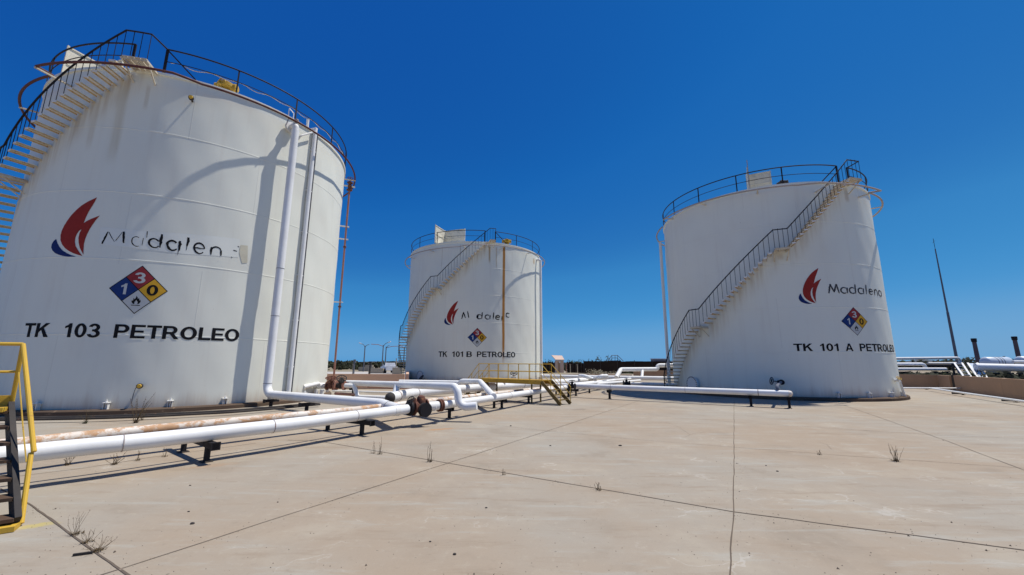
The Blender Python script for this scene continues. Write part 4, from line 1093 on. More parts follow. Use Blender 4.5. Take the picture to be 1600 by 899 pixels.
for px, lb_ in ((952, 'lone black post under the long pipe to the right tank, on open sunlit pavement'), (1171, 'black post under the long pipe in front of the right tank'), (1230, 'black post under the capped end of the pipe at the right tank'), (888, 'black post under the long pipe behind the crossover stair foot')):
    az = math.atan2(ray(px, 605).x, ray(px, 605).y)
    # point on the pipe at this bearing
    p, d = av[1], dirA; t = (math.tan(az)*p.y-p.x)/(d.x-math.tan(az)*d.y); q = p+d*t
    spots.append((Vector((q.x, q.y, 0)), math.atan2(-d.x, d.y), lb_))
g = G(422, 647); qd = Vector((dnb.x, dnb.y, 0))+(Vector((je.x, je.y, 0))-Vector((dnb.x, dnb.y, 0)))*.06
ang = math.atan2(-(je-dnb).x, (je-dnb).y)
for sp in spots:
    if first: tee.location, tee.rotation_euler, tee['label'] = sp[0], (0, 0, sp[1]), sp[2]; first = False
    else: clone(tee, *sp)
tee2 = support_proto('pipe_support', 'black post under the elbow of the thick upright pipe at the left tank', .55, .30, (.0,), 'black single post pipe supports', .09)
tee2.location = qd+Vector((0, 0, 0)); tee2.rotation_euler.z = ang
qd2 = Vector((dnb.x, dnb.y, 0)).lerp(Vector((je.x, je.y, 0)), .42)
clone(tee2, qd2, ang, "black post halfway along the pipe leading from the left tank's elbow")
tall = support_proto('pipe_support', 'black post under the white pipe right of the rusty valves', .35, .55, (0,), 'black single post pipe supports', .10)
q = AT(552, 610, 19.0); tall.location = (q.x, q.y, 0); tall.rotation_euler.z = .5
for (px, Y, zt, lb_) in ((1003, 35.0, 1.0, 'x'),): pass
# dark stubs under the back header
mini = support_proto('pipe_support', '', .4, .35, (0,), 'small dark posts under the back header', .09)
first = True
for i, px in enumerate((899, 917, 925, 951, 958, 983, 1009, 1038)):
    v_ = 588.5+(px-846)*.018; q = AT(px, 594, 31-.5*i*.5); lb_ = ['leftmost small dark post under the lines in the gap between the tanks', 'small dark post just left of the joined far end of the fattest pipe', 'small dark post below the joined far end of the fattest pipe', 'small dark post under the slim angled line', 'small dark post beside the one under the slim angled line', 'small dark post below the raised pipe loop', 'small dark post near the short leg of the raised loop', 'small dark post nearest the stair of the right tank'][i]
    if first: mini.location = (q.x, q.y, 0); mini['label'] = lb_; first = False
    else: clone(mini, (q.x, q.y, 0), 0, lb_)

# ------------------------------------------------------------------ yellow crossover over the rack
fr = G(887, 632); fl_ = G(879, 633)
XW = thing('crossover_walkway', 'yellow railed crossover with stairs at both ends bridging the white pipes before the middle tank', 'walkway', (0, 18.5, 0))
base = Vector((0, 18.5, 0))
def xpart(nm, fn, m, parent=XW, sm=False):
    mb = LMB(base); fn(mb); return mb.build(nm, m, parent, smooth=sm)
zp, zr, zm = .98, 1.66, 1.33
e1 = AT(855, 590, 18.4); e1 = Vector((e1.x, e1.y, zp)); e1b = AT(846, 592, 17.6); e1b = Vector((e1b.x, 17.6, zp))
e0 = AT(748, 590.5, 20.0); e0 = Vector((e0.x, e0.y, zp)); e0b = AT(757, 592, 20.8); e0b = Vector((e0b.x, e0b.y, zp))
ax = (Vector((e1b.x, e1b.y, 0))-Vector((e0.x, e0.y, 0))).normalized(); sd = Vector((-ax.y, ax.x, 0))
W_ = .75; A0 = Vector((e0.x, e0.y, zp)); LX = (Vector((e1b.x, e1b.y, 0))-Vector((e0.x, e0.y, 0))).length
def XP(t, s, z): return Vector((A0.x, A0.y, 0))+ax*t+sd*s+Vector((0, 0, z))
xpart('platform', lambda m: (m.bar(XP(0, W_/2, zp-.015), XP(LX, W_/2, zp-.015), W_, .03), m.bar(XP(0, .02, zp-.10), XP(LX, .02, zp-.10), .05, .17), m.bar(XP(0, W_-.02, zp-.10), XP(LX, W_-.02, zp-.10), .05, .17)), M['amber'])
for s in (0, W_):
    rl = xpart('railing', lambda m: (m.tube([XP(-.02, s, zr), XP(LX+.02, s, zr)], .017, 8), m.tube([XP(0, s, zm), XP(LX, s, zm)], .013, 8)), M['yellow'], sm=True)
    npst = 7
    for i in range(npst):
        t = LX*i/(npst-1); xpart('post', lambda m: m.tube([XP(t, s, zp-.12), XP(t, s, zr)], .0145, 6), M['yellow'], rl, True)
# stairs: right one comes down to fr/fl
for sgn, T0, foot in ((1, LX, 1.0), (-1, 0, -1.0)):
    run = .95
    for s in (0, W_):
        st_ = xpart('stringer', lambda m: m.bar(XP(T0, s, zp-.06), XP(T0+sgn*run, s, .03), .05, .15), M['yellow_shaded'])
        xpart('stair_rail', lambda m: (m.tube([XP(T0, s, zr), XP(T0+sgn*run*1.02, s, .72)], .016, 8), m.tube([XP(T0, s, zm), XP(T0+sgn*run, s, .40)], .012, 8), m.tube([XP(T0+sgn*run, s, .03), XP(T0+sgn*run*1.02, s, .72)], .015, 8), m.tube([XP(T0+sgn*run*.5, s, .5), XP(T0+sgn*run*.5, s, 1.2)], .016, 6)), M['yellow'], st_, True)
    for i in range(1, 5):
        t = i/5; xpart('tread', lambda m: m.bar(XP(T0+sgn*run*t, .03, zp*(1-t)), XP(T0+sgn*run*t, W_-.03, zp*(1-t)), .2, .03), M['yellow_shaded'])
for t in (.15, .85):
    for s in (.05, W_-.05): xpart('leg', lambda m: m.bar(XP(LX*t, s, 0), XP(LX*t, s, zp-.18), .07), M['yellow_shaded'])

# ------------------------------------------------------------------ near yellow stair at the left edge
SG = G(31, 826)                                   # foot of the stair
YS = thing('crossover_stair', "near yellow steel stair cut off by the left edge, with rusty treads", 'stair', (SG.x, SG.y, 0)); base = Vector((SG.x, SG.y, 0))
def ypart(nm, fn, m, parent=YS, sm=False):
    mb = LMB(base); fn(mb); return mb.build(nm, m, parent, smooth=sm)
# frame: b = climbing direction (away from viewer, to the left), l = along the stair width (towards the left of the picture)
foot = AT(24, 822, SG.y); foot.z = 0
top = AT(15, 640, SG.y+.75)
pf = lambda u, v, dy: AT(u, v, SG.y+dy)
wl = Vector((-.62, -.46, 0)).normalized()*.80     # width vector, leaving the frame at the left
fbv = Vector((foot.x, foot.y, .05))
for k_ in (0, 1):
    o = wl*k_
    ypart('stringer', lambda m: m.bar(fbv+o, pf(15, 636, .75)+o, .05, .17), M['dark'])
for i in range(7):
    t = (i+.1)/6.6; q = fbv.lerp(pf(15, 636, .75), t)+Vector((-.015, .02, .03))
    ypart('tread', lambda m: m.bar(q, q+wl, .23, .035), M['grating'])
ypart('foot_plate', lambda m: (m.bar(SG+Vector((-.02, .0, .03)), SG+Vector((-.02, 0, .03))+wl*1.05, .24, .05), m.bar(SG+Vector((-.10, -.10, .05)), SG+wl*1.05+Vector((-.1, -.10, .05)), .02, .09)), M['yellow'])
ptop = pf(36, 538, .62); 
hb_, hl = pf(53, 706, .28), pf(33, 818, .06)
H1 = ypart('handrail', lambda m: m.tube([ptop, pf(43, 605, .46), hb_], .023, 10), M['yellow'], sm=True)
ypart('newel_post', lambda m: m.tube([pf(48.5, 708, .28), hl], .023, 10), M['yellow'], sm=True)
ypart('rail_post', lambda m: m.tube([ptop, pf(19, 628, .78)], .022, 10), M['yellow'], sm=True)
l2 = pf(36, 538, .62)-pf(0, 540, .55); 
wl2 = Vector((wl.x, wl.y, 0))
ypart('top_rail', lambda m: (m.tube([ptop, ptop+wl2*1.9+Vector((0, 0, -.02))], .022, 10), m.tube([pf(28, 581, .70), pf(28, 581, .70)+wl2*1.9], .016, 8)), M['yellow'], sm=True)
p3 = ptop+wl2*.36; ypart('rail_post', lambda m: m.tube([p3, p3+(pf(19, 628, .78)-ptop)*.98], .021, 10), M['yellow'], sm=True)
ypart('toe_plate', lambda m: (m.bar(pf(19, 629, .78)+Vector((0, 0, .02)), pf(19, 629, .78)+wl2*2+Vector((0, 0, .02)), .03, .14), m.bar(pf(8, 640, .60), pf(8, 640, .60)+wl2*1.5, .16, .05)), M['yellow'])
ypart('guy_wire', lambda m: m.tube([pf(29, 582, .68), pf(36, 670, .45), pf(41, 722, .33)], .007, 5), M['yellowv'], sm=True)
ypart('leg', lambda m: m.bar(pf(-12, 640, 1.2), Vector((pf(-12, 640, 1.2).x, SG.y+1.2, 0)), .07), M['dark'])

# ------------------------------------------------------------------ dike walls
def wall(name, label, pts, h, th, mat, cap=True):
    base = Vector((pts[0][0], pts[0][1], 0)); mb = LMB(base); P = [Vector((p[0], p[1], 0)) for p in pts]
    for a, b in zip(P, P[1:]):
        L = (b-a).length; n = max(1, int(L/6)); d = (b-a)/L
        for i in range(n):
            q0, q1 = a+d*(L*i/n+.008), a+d*(L*(i+1)/n-.008)
            mb.bar(q0+Vector((0, 0, h/2-.05)), q1+Vector((0, 0, h/2-.05)), th, h+.1)
    return one(name, mb, mat, label, 'wall', smooth=False)
wall('dike_wall', 'low tan concrete wall behind the pipes between the left and middle tanks', [(-26, 26.5), (-7.0, 27.1)], .95, .2, M['wall_sunlit'])
wall('dike_wall', 'tan wall end returning back beside the middle tank', [(-6.9, 27.3), (-9.6, 38)], .95, .2, M['wall_sunlit'])
wc = G(1471, 607); wr0, wr1 = G(1494, 610.5), G(1600, 625)
dR = (wr1-wr0).normalized()
wall('dike_wall', 'long tan wall along the right edge of the pavement', [wr0-dR*.0, wr0+dR*34], 1.0, .22, M['wall'])
wq = G(1470, 607.5); wq.z = 0
wall('dike_wall', 'short shaded tan wall joining the long right wall behind the right tank', [(wr0.x-.05, wr0.y+.10), (wq.x, wq.y), (14, 47.2)], .97, .22, M['wall'])
wall('dike_wall', 'far brownish wall seen in the gap between middle and right tanks', [(13.8, 47.4), (2.6, 48.2)], .45, .2, M['wall'])
mb = LMB(Vector((wr0.x, wr0.y, 0))); mb.bar(wr0+dR*.15+Vector((-.14, -.1, 0)), wr0+dR*.15+Vector((-.14, -.1, 1.03)), .22, .16)
one('wall_pilaster', mb, M['dark'], 'dark narrow pilaster where the right wall turns', 'pilaster', smooth=False)
# pipe along the right wall
rp = [G(1405, 607.5, .18), G(1450, 607, .18)]
pipe('thin_pipe', 'slim white pipe lying on low black supports along the foot of the right wall', [G(1452, 606.5, .2), G(1505, 614.3, .2), G(1600, 627.5, .2), G(1600, 627.5, .2)+(G(1600, 627.5, .2)-G(1505, 614.3, .2))], .05, M['pipe'], n=10)
pipe('thin_pipe', 'slim white pipe crossing behind the right tank at the foot of the shaded wall', [G(1400, 606.5, .2), G(1500, 607.0, .2)], .05, M['pipe'], n=10)
low_s = support_proto('pipe_support', '', .9, .14, (0,), 'low black supports along the right wall', .07)
first = True
for px, py, lb_ in ((1448, 609, 'low black support at the far end of the right wall pipe'), (1505, 617.5, 'low black support in the middle of the right wall pipe'), (1588, 629, 'low black support nearest the right edge of the photo')):
    g = G(px, py); rz = math.atan2(dR.y, dR.x)+PI/2
    if first: low_s.location = g; low_s.rotation_euler.z = rz; low_s['label'] = lb_; first = False
    else: clone(low_s, g, rz, lb_)

# ------------------------------------------------------------------ beyond the right wall
YR = 40
def ppipe(lb_, px, r, mat=None, bend=.3, name='plant_pipe'):
    return pipe(name, lb_, [AT(u, v, Y) for u, v, Y in px], r, mat or M['pipe'], bend, n=12)
ppipe('grey-white overhead pipe nearest the horizon beyond the right wall', [(1398, 560.5, 46), (1499, 559.5, 46), (1501, 572, 46)], .15, M['white'])
ppipe('white pipe ending in a downward bend beyond the right wall', [(1398, 569.3, 43), (1443, 569.3, 43), (1447, 577, 43)], .17)
ppipe('lower white pipe beside the downward bend beyond the right wall', [(1398, 577, 42), (1478, 577, 42)], .15)
ppipe('dark pipe run under the overhead pipe beyond the right wall', [(1440, 571, 44), (1500, 571.5, 44)], .20, M['dark'])
ppipe('pale short pipe run among scrub beyond the right wall', [(1450, 568, 47), (1494, 568, 47)], .13, M['white'])
ppipe('fat white pipe leaving the right edge of the photo beyond the wall', [(1524, 573.5, 38), (1660, 577, 36)], .33)
ppipe('slim white pipe above the fat one at the right edge', [(1583, 565.5, 48), (1690, 566, 48)], .16)
# stair ramp of whitish frames
RB = AT(1530, 588, 37); RT = AT(1500, 567, 39)
LR = thing('pipe_rack_ladder', 'leaning whitish steel stair frame beyond the right wall', 'stair frame', (RB.x, RB.y, 0)); base = Vector((RB.x, RB.y, 0))
LT = lambda u: AT(u, 567.5, 39); LB = lambda u: AT(u, 592, 37)
for ut, ub in ((1491, 1508), (1503, 1519), (1512, 1529), (1527, 1543)):
    mb = LMB(base); mb.bar(LT(ut), LB(ub), .13, .10); mb.build('stringer', M['white'], LR, smooth=False)
for t in (.04, .22, .40, .58, .76):
    mb = LMB(base); mb.bar(LT(1491).lerp(LB(1508), t), LT(1503).lerp(LB(1519), t), .10, .05); mb.build('tread', M['white'], LR, smooth=False)
mb = LMB(base); d_ = Vector((0, .04, -.02)); q4 = [LT(1513)+d_, LT(1523)+d_, LB(1540)+d_, LB(1530)+d_]; mb.add(q4+[q+Vector((0, .03, -.02)) for q in q4], [(0, 1, 2, 3), (7, 6, 5, 4), (0, 4, 5, 1), (1, 5, 6, 2), (2, 6, 7, 3), (3, 7, 4, 0)]); mb.build('side_panel', M['vessel'], LR, smooth=False)
mb = LMB(base); mb.bar(LT(1512).lerp(LB(1529), .75)-d_*2, LT(1527).lerp(LB(1543), .1)-d_*2, .05, .05); mb.build('brace', M['dark'], LR, smooth=False)
mb = LMB(base)
for px in (1488, 1522):
    mb = LMB(base); q = AT(px, 568, 39); mb.bar(q, Vector((q.x, q.y, 0)), .12); mb.build('leg', M['dark'], LR, smooth=False)
# dark posts holding those pipes
mini2 = support_proto('pipe_support', '', .8, 1.0, (0,), 'dark pipe posts beyond the right wall', .14)
first = True
for i, (px, Y) in enumerate(((1412, 43), (1461, 44), (1480, 46), (1556, 38), (1578, 38), (1592, 37.5))):
    q = AT(px, 580, Y); lb_ = ['dark post nearest the right tank beyond the right wall', 'dark post under the double pipe run beyond the right wall', 'dark post left of the leaning stair frame', 'first dark post right of the leaning stair frame under the fat pipe', 'middle dark post under the fat pipe at the right', 'dark post under the fat pipe nearest the right edge'][i]
    if first: mini2.location = (q.x, q.y, 0); mini2['label'] = lb_; first = False
    else: clone(mini2, (q.x, q.y, 0), .3, lb_)
# horizontal vessels
def vessel(lb_, u0, u1, v, Y, r):
    a, b = AT(u0, v, Y), AT(u1, v, Y); d = (b-a).normalized(); base = Vector(((a.x+b.x)/2, Y, 0))
    root = thing('storage_vessel', lb_, 'vessel', tuple(base), 0, 'silver horizontal vessels')
    mb = LMB(base); mb.tube([a-d*r*.45, a-d*r*.35, a-d*r*.15, a, b, b+d*r*.15, b+d*r*.35, b+d*r*.45], [r*.25, r*.62, r*.9, r, r, r*.9, r*.62, r*.25], 24); mb.build('shell', M['vessel'], root)
    for t in (.2, .8):
        q = a.lerp(b, t); mb = LMB(base); mb.box((q.x, q.y, (q.z-r*.5)/2), (r*.4, r*1.5, q.z-r*.5)); mb.build('saddle', M['block'], root, smooth=False)
    for t in (.35, .5, .62):
        q = a.lerp(b, t); mb = LMB(base); mb.tube([q-d*.05, q+d*.05], r+.03, 24); mb.build('band', M['lampgrey'], root)
vessel('silver horizontal vessel between the two dark stacks', 1540, 1574, 566.5, 80, 1.05)
vessel('silver horizontal vessel cut by the right edge of the photo', 1594, 1640, 565, 80, 1.0)
# stacks
def stack(lb_, ub, ut, vb, vt, Y):
    b, t = AT(ub, vb, Y), AT(ut, vt, Y); base = Vector((b.x, Y, 0))
    root = thing('exhaust_stack', lb_, 'stack', tuple(base), 0, 'dark exhaust stacks')
    hz = t.z; mb = MB(); mb.lathe([(.40, -.05), (.40, hz*.5), (.36, hz-.9)], 16); mb.build('stack_pipe', M['stack'], root)
    mb = MB(); mb.lathe([(.36, hz-.9), (.46, hz-.8), (.50, hz-.1), (.45, hz), (.3, hz-.02)], 16); mb.build('cowl', M['black'], root)
stack('dark stubby stack right of the tall mast', 1527, 1521, 558, 529, 95)
stack('dark stubby stack nearest the right edge of the photo', 1591, 1585.5, 556, 526, 95)
# mast
mbz = AT(1494, 557, 62); mt = AT(1457, 373, 62); base = Vector((mbz.x, 62, 0))
MA = thing('antenna_mast', 'tall thin blue-grey mast standing right of the right tank', 'mast', tuple(base))
mb = MB(); hz = mt.z; mb.tube([(0, 0, 0), (0, 0, hz*.45)], [.20, .15], 12); mb.build('lower_pole', M['mast'], MA)
mb = MB(); mb.tube([(0, 0, hz*.45), (0, 0, hz*.92)], [.125, .07], 10); mb.build('upper_pole', M['mast'], MA)
mb = MB(); mb.tube([(0, 0, hz*.9), (0, 0, hz*1.0)], .03, 6); mb.tube([(-.25, 0, hz*.965), (.25, 0, hz*.985)], .02, 5); mb.build('lightning_rod', M['black'], MA)

# ------------------------------------------------------------------ background gap between middle and right tanks
def fence_panel(lb_, u0, u1, vt, Y, name='wind_fence', Y1=None):
    a, b = AT(u0, vt, Y), AT(u1, vt, Y1 or Y); base = Vector((a.x, a.y, 0)); root = thing(name, lb_, 'fence', tuple(base))
    mb = LMB(base); n = 24
    for i in range(n):
        p, q = a.lerp(b, i/n), a.lerp(b, (i+1)/n); h = a.z+.06*noise.noise(Vector((i*.6, u0, 0)))
        mb.bar(Vector((p.x, p.y, h/2)), Vector((q.x, q.y, h/2)), .08+.05*(i % 2), h)
    mb.build('netting', M['windfence'], root, smooth=False)
    for i in range(0, n+1, 4):
        p = a.lerp(b, i/n); pb = LMB(base); pb.tube([Vector((p.x, p.y-.12, 0)), Vector((p.x, p.y-.12, a.z+.15))], .05, 6); pb.build('post', M['dark'], root)
fence_panel('long dark brown netting fence in the gap between middle and right tanks', 912, 1075, 564.5, 62, Y1=58)
fence_panel('short dark brown netting fence beside the pinkish hut', 838, 869, 567, 64)
fence_panel('lower dark fence between the pinkish hut and the long netting fence', 886, 912, 567.5, 66)
# hut with leaning roof slab
hb = AT(874, 580, 60); base = Vector((hb.x, hb.y, 0))
HU = thing('utility_hut', 'small pinkish plaster hut with a tilted slab roof beside the middle tank', 'hut', tuple(base))
mb = MB(); mb.box((0, 0, 1.05), (1.15, 1.3, 2.1)); mb.build('wall', M['hutwall'], HU, smooth=False)
mb = MB(); q8 = [(-.62, -.85, 2.12), (.66, -.85, 2.12), (.52, .75, 2.72), (-1.05, .75, 2.78)]; mb.add([(x, y, z+d) for d in (0, .09) for x, y, z in q8], [(3, 2, 1, 0), (4, 5, 6, 7), (0, 1, 5, 4), (1, 2, 6, 5), (2, 3, 7, 6), (3, 0, 4, 7)]); mb.build('roof', M['hutwall'], HU, smooth=False)
mb = MB(); mb.box((-.12, -.67, 1.0), (.30, .04, 1.7)); mb.build('door', M['wall'], HU, smooth=False)
mb = MB(); mb.disc((0.0, -.68, 1.85), (0, 1, 0), .13, .08, 12); mb.build('wall_lamp', M['lamphead'], HU)
for i, (u, v0, lb_) in enumerate(((884.5, 567.5, 'thin rusty post right beside the pinkish hut'), (891, 570, 'thin pale post right of the pinkish hut'), (902, 570.5, 'thin pale post farther right of the pinkish hut'))):
    t = AT(u, v0, 58); mb = LMB((t.x, t.y, 0)); mb.tube([Vector((t.x, t.y, -.03)), t], .06, 6); mb.box(t+Vector((0, 0, .03)), (.2, .16, .08)); one('fence_post', mb, M['block'] if i else M['pinkrust'], lb_, 'post')
kb = AT(898, 580, 52); mb = LMB((kb.x, kb.y, 0)); mb.box((kb.x, kb.y, .12), (4.6, .5, .42)); mb.box((kb.x+1.2, kb.y+.5, .2), (1.2, .6, .5)); one('concrete_kerb', mb, M['block'], 'low pale concrete slab in front of the dark fences', 'kerb', smooth=False)
# far crossover frame
fx = AT(957, 566, 60)
FX = thing('far_crossover', 'grey trapezoid stair frame showing above the long dark fence', 'walkway', (fx.x, 60, 0)); base = Vector((fx.x, 60, 0))
def xz(u, v, dy=0): return AT(u, v, 61+dy)
for dy in (0, .8):
    mb = LMB(base); mb.tube([xz(949, 564.5, dy), xz(956, 555.5, dy), xz(965, 555.5, dy), xz(974, 564.5, dy)], .045, 6)
    mb.tube([xz(953, 564.5, dy), xz(957, 559.5, dy), xz(964, 559.5, dy), xz(970, 564.5, dy)], .035, 6)
    for u in (956, 961, 965): mb.tube([xz(u, 555.5, dy), xz(u, 565, dy)], .035, 6)
    mb.build('railing', M['lampgrey'], FX)
mb = LMB(base); mb.bar(xz(953, 564.3, .4), xz(969, 564.3, .4), .9, .14)
for u in (955, 967): mb.bar(xz(u, 564, .4), Vector((xz(u, 564, .4).x, 61.4, 0)), .12)
mb.build('platform', M['stack'], FX, smooth=False)
q = AT(1030, 565, 66); mb = LMB((q.x, q.y, 0)); mb.box((q.x, q.y, 1.2), (2.2, 1.4, 2.4)); 
one('site_cabin', mb, M['mast'], 'blue-grey cabin roof peeping above the long dark fence', 'cabin', smooth=False)
o = bpy.data.objects['site_cabin']
mb = LMB((q.x, q.y, 0)); mb.box((q.x, q.y, 2.45), (2.4, 1.6, .12)); mb.build('roof', M['vessel'], o, smooth=False)
# gravel bank in front of the fences
bk = MB(); vs = []; nx, ny = 60, 10
for j in range(ny+1):
    for i in range(nx+1):
        x = 1+i*.5; y = 50.5+j*.9; h = .38*math.sin(PI*min(1, j/ny*1.1))+.12*noise.noise(Vector((x*.5, y*.5, 0)))
        if j in (0, ny): h = -.1
        vs.append((x, y, h))
bk.add(vs, [(j*(nx+1)+i, j*(nx+1)+i+1, (j+1)*(nx+1)+i+1, (j+1)*(nx+1)+i) for j in range(ny) for i in range(nx)])
struct(bk.build('gravel_bank', M['ground']))

bk = MB(); vs = []; nx, ny = 60, 8
for j in range(ny+1):
    for i in range(nx+1):
        t = i/nx; b0 = Vector((30.2, 36, 0)).lerp(Vector((60, 20, 0)), t); nn = Vector((.47, .88, 0)); p = b0+nn*j*.8
        h = .55*math.sin(PI*min(1, j/ny))*(1+.3*noise.noise(p*.4))+.15*noise.noise(p*1.1) if 0 < j < ny and 0 < i < nx else -.1
        vs.append((p.x, p.y, h))
bk.add(vs, [(j*(nx+1)+i, j*(nx+1)+i+1, (j+1)*(nx+1)+i+1, (j+1)*(nx+1)+i) for j in range(ny) for i in range(nx)])
struct(bk.build('earth_bank', M['ground']))

# ------------------------------------------------------------------ background left: lamps, blocks, pickup, posts
def lamp_post(lb_, u, vt, Y, arms):
    t = AT(u, vt, Y); base = Vector((t.x, t.y, 0)); root = thing('street_lamp', lb_, 'street lamp', tuple(base), 0, 'twin arm lamps beyond the left dike wall')
    mb = MB(); mb.tube([(0, 0, -.03), (0, 0, t.z*.5), (0, 0, t.z)], [.13, .11, .09], 10); mb.build('pole', M['lampgrey'], root)
    for du, dv, head, pink in arms:
        e = AT(u+du, vt+dv, Y)-base; mb = MB(); mb.tube(fillet([(0, 0, t.z-.25), (e.x*.4, 0, t.z+(e.z-t.z)*.5), (e.x, 0, e.z)], .4), .055, 8)
        a_ = mb.build('arm', M['pinkrust'] if pink else M['lampgrey'], root)
        if head:
            m2 = MB(); s = 1 if du > 0 else -1; m2.box((e.x+s*.18, 0, e.z+.04), (.55, .26, .16), M=Matrix.Rotation(-s*.45, 3, 'Y')); m2.build('lamp_head', M['lamphead'], a_, smooth=False)
lamp_post('leftmost twin arm lamp beyond the left dike wall', 570.5, 540.5, 78, [(-6, -3.5, True, False), (6.5, -2, False, False)])
lamp_post('tall twin arm lamp behind the white pickup, with a bright head on its right arm', 599, 539.5, 78, [(8, -4.5, True, False), (-19, -1.5, False, True)])
lamp_post('lamp close right of the tall one, its long arm reaching to the middle tank stair', 603.5, 542, 86, [(5, -2, False, False), (22, -1, False, True)])
lamp_post('lamp seen through the stair of the middle tank', 632, 542.5, 82, [(-8, -2, False, True), (4, -3, True, False)])
for i, (u, vt, r, m, lb_) in enumerate(((552, 569, .06, 'block', 'thin pale post left of a dark notice post beyond the left dike wall'), (554.3, 562.5, .10, 'lampgrey', 'grey post with a small box top beyond the left dike wall'), (577, 568, .06, 'block', 'thin pale post beside a second dark notice post'), (578.8, 565.5, .12, 'dark', 'second dark notice post left of the pickup'), (619.5, 561, .06, 'block', 'slim pale post with a curved tip by the middle tank stair'))):
    t = AT(u, vt, 62); mb = LMB((t.x, t.y, 0)); mb.tube([Vector((t.x, t.y, -.03)), t], r, 8)
    if r > .07: mb.box(t-Vector((0, 0, .2)), (.34, .2, .5))
    else: mb.box(t, (.22, .1, .1))
    one('marker_post', mb, M[m], lb_, 'post')
def blockwall(u0, u1, vt, Y, lb_, d=.6):
    a, b = AT(u0, vt, Y), AT(u1, vt, Y); base = Vector(((a.x+b.x)/2, Y, 0)); mb = LMB(base); n = max(1, int((b.x-a.x)/1.2)); w_ = (b.x-a.x)/n
    for i in range(n): mb.box((a.x+w_*(i+.5), Y, a.z/2-.01), (w_-.02, d, a.z+.02-.01*(i % 2)))
    one('block_wall', mb, M['block'], lb_, 'wall', smooth=False)
blockwall(561, 585, 573.8, 82, 'long low pale block wall behind the dark notice post')
blockwall(571, 583, 570.5, 95, 'farther small pale block wall left of the tall lamp')
blockwall(580, 600, 575.6, 66, 'yellowish block wall left of the white pickup')
blockwall(614, 630, 574.5, 62, 'pale block wall between the pickup and the middle tank stair')
# white pickup seen end-on
pk = AT(607, 583, 68)
PK = thing('parked_pickup', 'white pickup parked beyond the left dike wall below the lamps', 'pickup', (pk.x, 68, 0), rad(-62)); 
mb = MB()
prof = [(-2.5, .45), (-2.5, 1.0), (-1.0, 1.05), (-.85, 1.08), (-.25, 1.62), (1.0, 1.66), (1.12, 1.05), (2.45, 1.05), (2.45, .45)]
n = len(prof); vs = [(x, s*.88*(1 if z < 1.2 else .86), z) for s in (-1, 1) for x, z in prof]
mb.add(vs, [tuple(range(n))[::-1], tuple(range(n, 2*n))]+[(i, (i+1) % n, n+(i+1) % n, n+i) for i in range(n)]); mb.build('body', M['carwhite'], PK, ang=30)
for s in (-1, 1):
    mb = MB(); mb.box((.35, s*.80, 1.36), (1.1, .06, .40)); mb.build('side_window', M['glass'], PK, smooth=False)
mb = MB(); mb.bar((-.84, 0, 1.12), (-.30, 0, 1.60), 1.35, .03, up=(0, 0, 1)); mb.build('windscreen', M['glass'], PK, smooth=False)
mb = MB(); mb.box((1.8, 0, 1.04), (1.15, 1.5, .06)); mb.build('cargo_bed', M['dark'], PK, smooth=False)
for x in (-1.6, 1.6):
    for s in (-1, 1):
        mb = MB(); mb.tube([(x, s*.72, .36), (x, s*.94, .36)], .36, 20); wh = mb.build('wheel', M['tyre'], PK)
        mb = MB(); mb.disc((x, s*.945, .36), (0, 1, 0), .20, .02, 16); mb.build('rim', M['lampgrey'], wh)
for s in (-1, 1):
    mb = MB(); mb.box((-2.51, s*.62, .85), (.05, .34, .18)); mb.build('headlight', M['glass'], PK, smooth=False)
mb = MB(); mb.box((-2.53, 0, .52), (.12, 1.7, .2)); mb.build('bumper', M['dark'], PK, smooth=False)
# gravel road beyond the wall
rd = MB(); rd.add([(-60, 50, -.022), (-4, 58, -.022), (-6, 78, -.022), (-60, 74, -.022)], [(0, 1, 2, 3)])
struct(rd.build('road', NT('pale gravel road').out((.44, .41, .37), .95), smooth=False))

# ------------------------------------------------------------------ vegetation
def bush_geo(mb, c, rx, rz, n, rng, leaf=.16, mi=0):
    # clumps of small leaf faces over an uneven crown
    lobes = [(rng.uniform(-.6, .6)*rx, rng.uniform(-.6, .6)*rx, rng.uniform(.3, .85)*rz, rng.uniform(.3, .55)) for _ in range(6)]
    for i in range(n):
        l = rng.choice(lobes); th = rng.uniform(0, 2*PI); ph = math.acos(rng.uniform(-1, 1)); q = rng.random()**.4
        p = Vector((c[0]+l[0]+q*l[3]*rx*math.sin(ph)*math.cos(th), c[1]+l[1]+q*l[3]*rx*math.sin(ph)*math.sin(th), max(.02, c[2]+l[2]+q*l[3]*rz*math.cos(ph))))
        u = Vector((rng.uniform(-1, 1), rng.uniform(-1, 1), rng.uniform(-1, 1))).normalized(); w2 = u.orthogonal().normalized(); s = leaf*rng.uniform(.6, 1.5)
        mb.add([p-u*s, p+w2*s*.6, p+u*s, p-w2*s*.6], [(0, 1, 2, 3)], mi)
rng = random.Random(11)
sb = MB()
for i in range(740):
    azd = rng.choice([rng.uniform(-31, -10), rng.uniform(-31, -10), rng.uniform(-70, -31), rng.uniform(3, 24), rng.uniform(40, 60), rng.uniform(40, 60), rng.uniform(40, 60)])
    D = rng.uniform(100, 300) if azd < 0 else (rng.uniform(72, 240) if azd < 38 else (rng.uniform(170, 320) if i % 3 else rng.uniform(52, 74)))
    hz = rng.uniform(.9, 2.1)*(1 if D > 110 else .8)
    if azd > 38 and D < 80: hz *= .55
    elif azd > 38: hz = min(hz*(1.0+D*.0045), 4.2)
    x, y = D*math.sin(rad(azd)), D*math.cos(rad(azd))
    bush_geo(sb, (x, y, -.1), rng.uniform(1.2, 3.2), hz, 60, rng, .26+D*.0012, 0 if rng.random() < .75 else 1)
o = sb.build('scrub', [M['scrub'], M['scrub_green']], smooth=False); o['kind'] = 'stuff'
